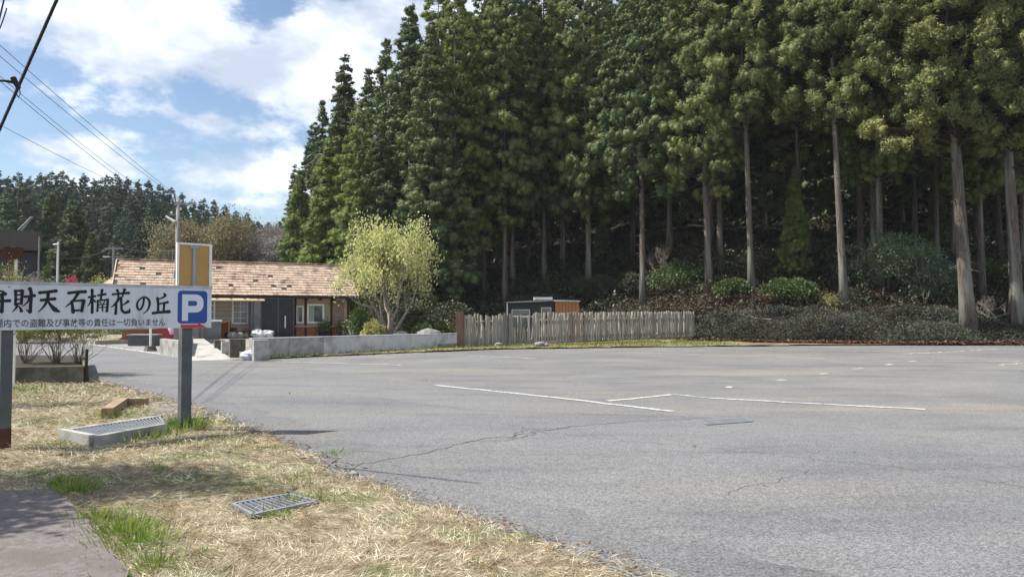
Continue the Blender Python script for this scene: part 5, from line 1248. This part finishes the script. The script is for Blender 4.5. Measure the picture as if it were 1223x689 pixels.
# brown building at the left border
Yb = 60; a = P(-120, 277, Yb); c = P(48, 277, Yb); root = empty('metal_building', 'dark brown metal clad building at the left border behind the sign', 'building', (c.x, Yb, 0), .60)
b = MB().box(a.x-c.x, 0, 0, 8, 0, P(0, 302, Yb).z-.02); b.build('wall', M['blackpanel'], root)
b = MB().box(a.x-c.x-.3, .1, -.5, 8.5, P(0, 300, Yb).z, a.z); b.build('roof', M['barn'], root)
b = MB().tube([(-.1, -.1, 0), (-.1, -.1, a.z-1)], [.06, .06], 8); b.build('downpipe', M['slate'], root)
b = MB(); 
for k in range(2): b.tube([(-1.6+k*.25, 1, a.z), (-.6+k*.1, 1, a.z+1.3)], [.03, .03], 5)
for k in range(6): b.tube([(-1.5+k*.16, 1, a.z+.1+k*.2), (-1.1+k*.12, 1, a.z+.15+k*.2)], [.025, .025], 4)
b.build('roof_aerial', M['steel'], root)
b = MB().box(-4.2, -2.7, 1, 1.6, a.z+.02, a.z+.7); b.build('roof_vent', M['lampwhite'], root)
# dark brown wooden board on a red brown post
Yw = 15; a = P(3, 294, Yw); c = P(27, 309, Yw); root = empty('wooden_notice_board', 'rough dark brown wooden board on a red brown post above the left of the sign', 'notice board', ((a.x+c.x)/2, Yw, 0)); w = (c.x-a.x)/2
b = MB(); poly = [(-w, c.z+.03), (-w*.4, c.z-.02), (w*.6, c.z), (w, c.z+.06), (w*.95, a.z-.03), (w*.2, a.z-.02), (-w*.3, a.z), (-w*.9, a.z-.04)]
b.prism(poly, -.04, .04); b.build('board', M['brownsign'], root)
b = MB().box(-w*.45, -w*.12, .045, .12, 0, c.z+.1); b.build('post', M['brownsign'], root)
b = MB().box(.0, w*.2, .06, .1, 0, c.z+.08); b.build('white_strut', M['whiteframe'], root)
b = MB().box(-w*.9, w*.5, .0, .14, P(10, 331.5, Yw).z, P(10, 329.5, Yw).z); b.build('shelf', M['whiteframe'], root)

# tree standing left of the frame, throwing dappled shade on the path
r, tp = broad('roadside_tree', 'half bare tree just left of the view shading the path', 'tree', (-7.3, 6.8, 0), 131, 6, .7, M['shrub'], .12, .07, 7, .18, levels=5, kids=2, r0=.14, first=.33, stems=2); fit(r, tp, 1.9, 6.0)

# ------------------------------------------------------------------ light, sky, camera
EL = math.radians(55); AZ = math.radians(-88)          # azimuth from +Y towards +X
sd = Vector((math.sin(AZ)*math.cos(EL), math.cos(AZ)*math.cos(EL), math.sin(EL)))
sl = bpy.data.lights.new('sun', 'SUN'); sl.energy = 4.6; sl.angle = math.radians(.53); sl.color = (1, .95, .87)
so = bpy.data.objects.new('sun', sl); COL.objects.link(so); so.rotation_euler = sd.to_track_quat('Z', 'Y').to_euler()

w = bpy.data.worlds.new('World'); scene.world = w; w.use_nodes = True; nt = w.node_tree
for n_ in list(nt.nodes): nt.nodes.remove(n_)
N = nt.nodes; L = nt.links
out = N.new('ShaderNodeOutputWorld'); bg = N.new('ShaderNodeBackground'); bg.inputs[1].default_value = .08
skyt = N.new('ShaderNodeTexSky'); skyt.sky_type = 'NISHITA'; skyt.sun_disc = False; skyt.sun_elevation = EL; skyt.sun_rotation = AZ
skyt.air_density = 1.0; skyt.dust_density = .6; skyt.ozone_density = 1.6
L.new(skyt.outputs[0], bg.inputs[0])
tc = N.new('ShaderNodeTexCoord')
def wn(scale, detail, rough, loc, sc3=(1, 1, 1.9), dist=0):
    mp = N.new('ShaderNodeMapping'); mp.inputs['Location'].default_value = loc; mp.inputs['Scale'].default_value = sc3; L.new(tc.outputs['Generated'], mp.inputs[0])
    n_ = N.new('ShaderNodeTexNoise'); n_.inputs['Scale'].default_value = scale; n_.inputs['Detail'].default_value = detail; n_.inputs['Roughness'].default_value = rough; n_.inputs['Distortion'].default_value = dist
    L.new(mp.outputs[0], n_.inputs['Vector']); return n_.outputs['Fac']
def mr(f, a, c, lo=0, hi=1, smooth=True):
    r = N.new('ShaderNodeMapRange'); r.interpolation_type = 'SMOOTHSTEP' if smooth else 'LINEAR'
    for i_, v_ in ((1, a), (2, c), (3, lo), (4, hi)): r.inputs[i_].default_value = v_
    L.new(f, r.inputs[0]); return r.outputs[0]
mask = mr(wn(4.6, 11, .58, (.35, .2, .1), dist=.12), .435, .535)
shade = mr(wn(7, 8, .55, (3.1, .7, .4)), .38, .6)
mxc = N.new('ShaderNodeMix'); mxc.data_type = 'RGBA'; mxc.inputs[6].default_value = (.36, .41, .50, 1); mxc.inputs[7].default_value = (.62, .66, .72, 1); L.new(shade, mxc.inputs[0])
bg2 = N.new('ShaderNodeBackground'); bg2.inputs[1].default_value = 1.0; L.new(mxc.outputs[2], bg2.inputs[0])
ms = N.new('ShaderNodeMixShader'); L.new(mask, ms.inputs[0]); L.new(bg.outputs[0], ms.inputs[1]); L.new(bg2.outputs[0], ms.inputs[2]); L.new(ms.outputs[0], out.inputs[0])

hm = bpy.data.materials.new('haze air'); hn = nodes(hm); ho = hn.nodes.new('ShaderNodeOutputMaterial'); hv_ = hn.nodes.new('ShaderNodeVolumePrincipled')
hv_.inputs['Color'].default_value = (.86, .91, 1, 1); hv_.inputs['Density'].default_value = .0002; hn.links.new(hv_.outputs[0], ho.inputs['Volume'])
o = MB().box(-450, 450, -130, 710, -1.3, 60).build('haze', hm); o['kind'] = 'stuff'; o['label'] = 'thin pale haze in the valley air'; o['category'] = 'haze'
cam = bpy.data.cameras.new('camera'); cam.sensor_width = 36; cam.lens = 36*F/1223; cam.clip_end = 2000; cam.clip_start = .05
co = bpy.data.objects.new('camera', cam); COL.objects.link(co); co.location = (0, 0, EYE); co.rotation_euler = (math.pi/2+PITCH, 0, 0); scene.camera = co
vs = scene.view_settings; vs.view_transform = 'Standard'; vs.look = 'None'; vs.exposure = .85; vs.gamma = 1; vs.use_curve_mapping = False
scene.cycles.max_bounces = 6; scene.cycles.transparent_max_bounces = 4
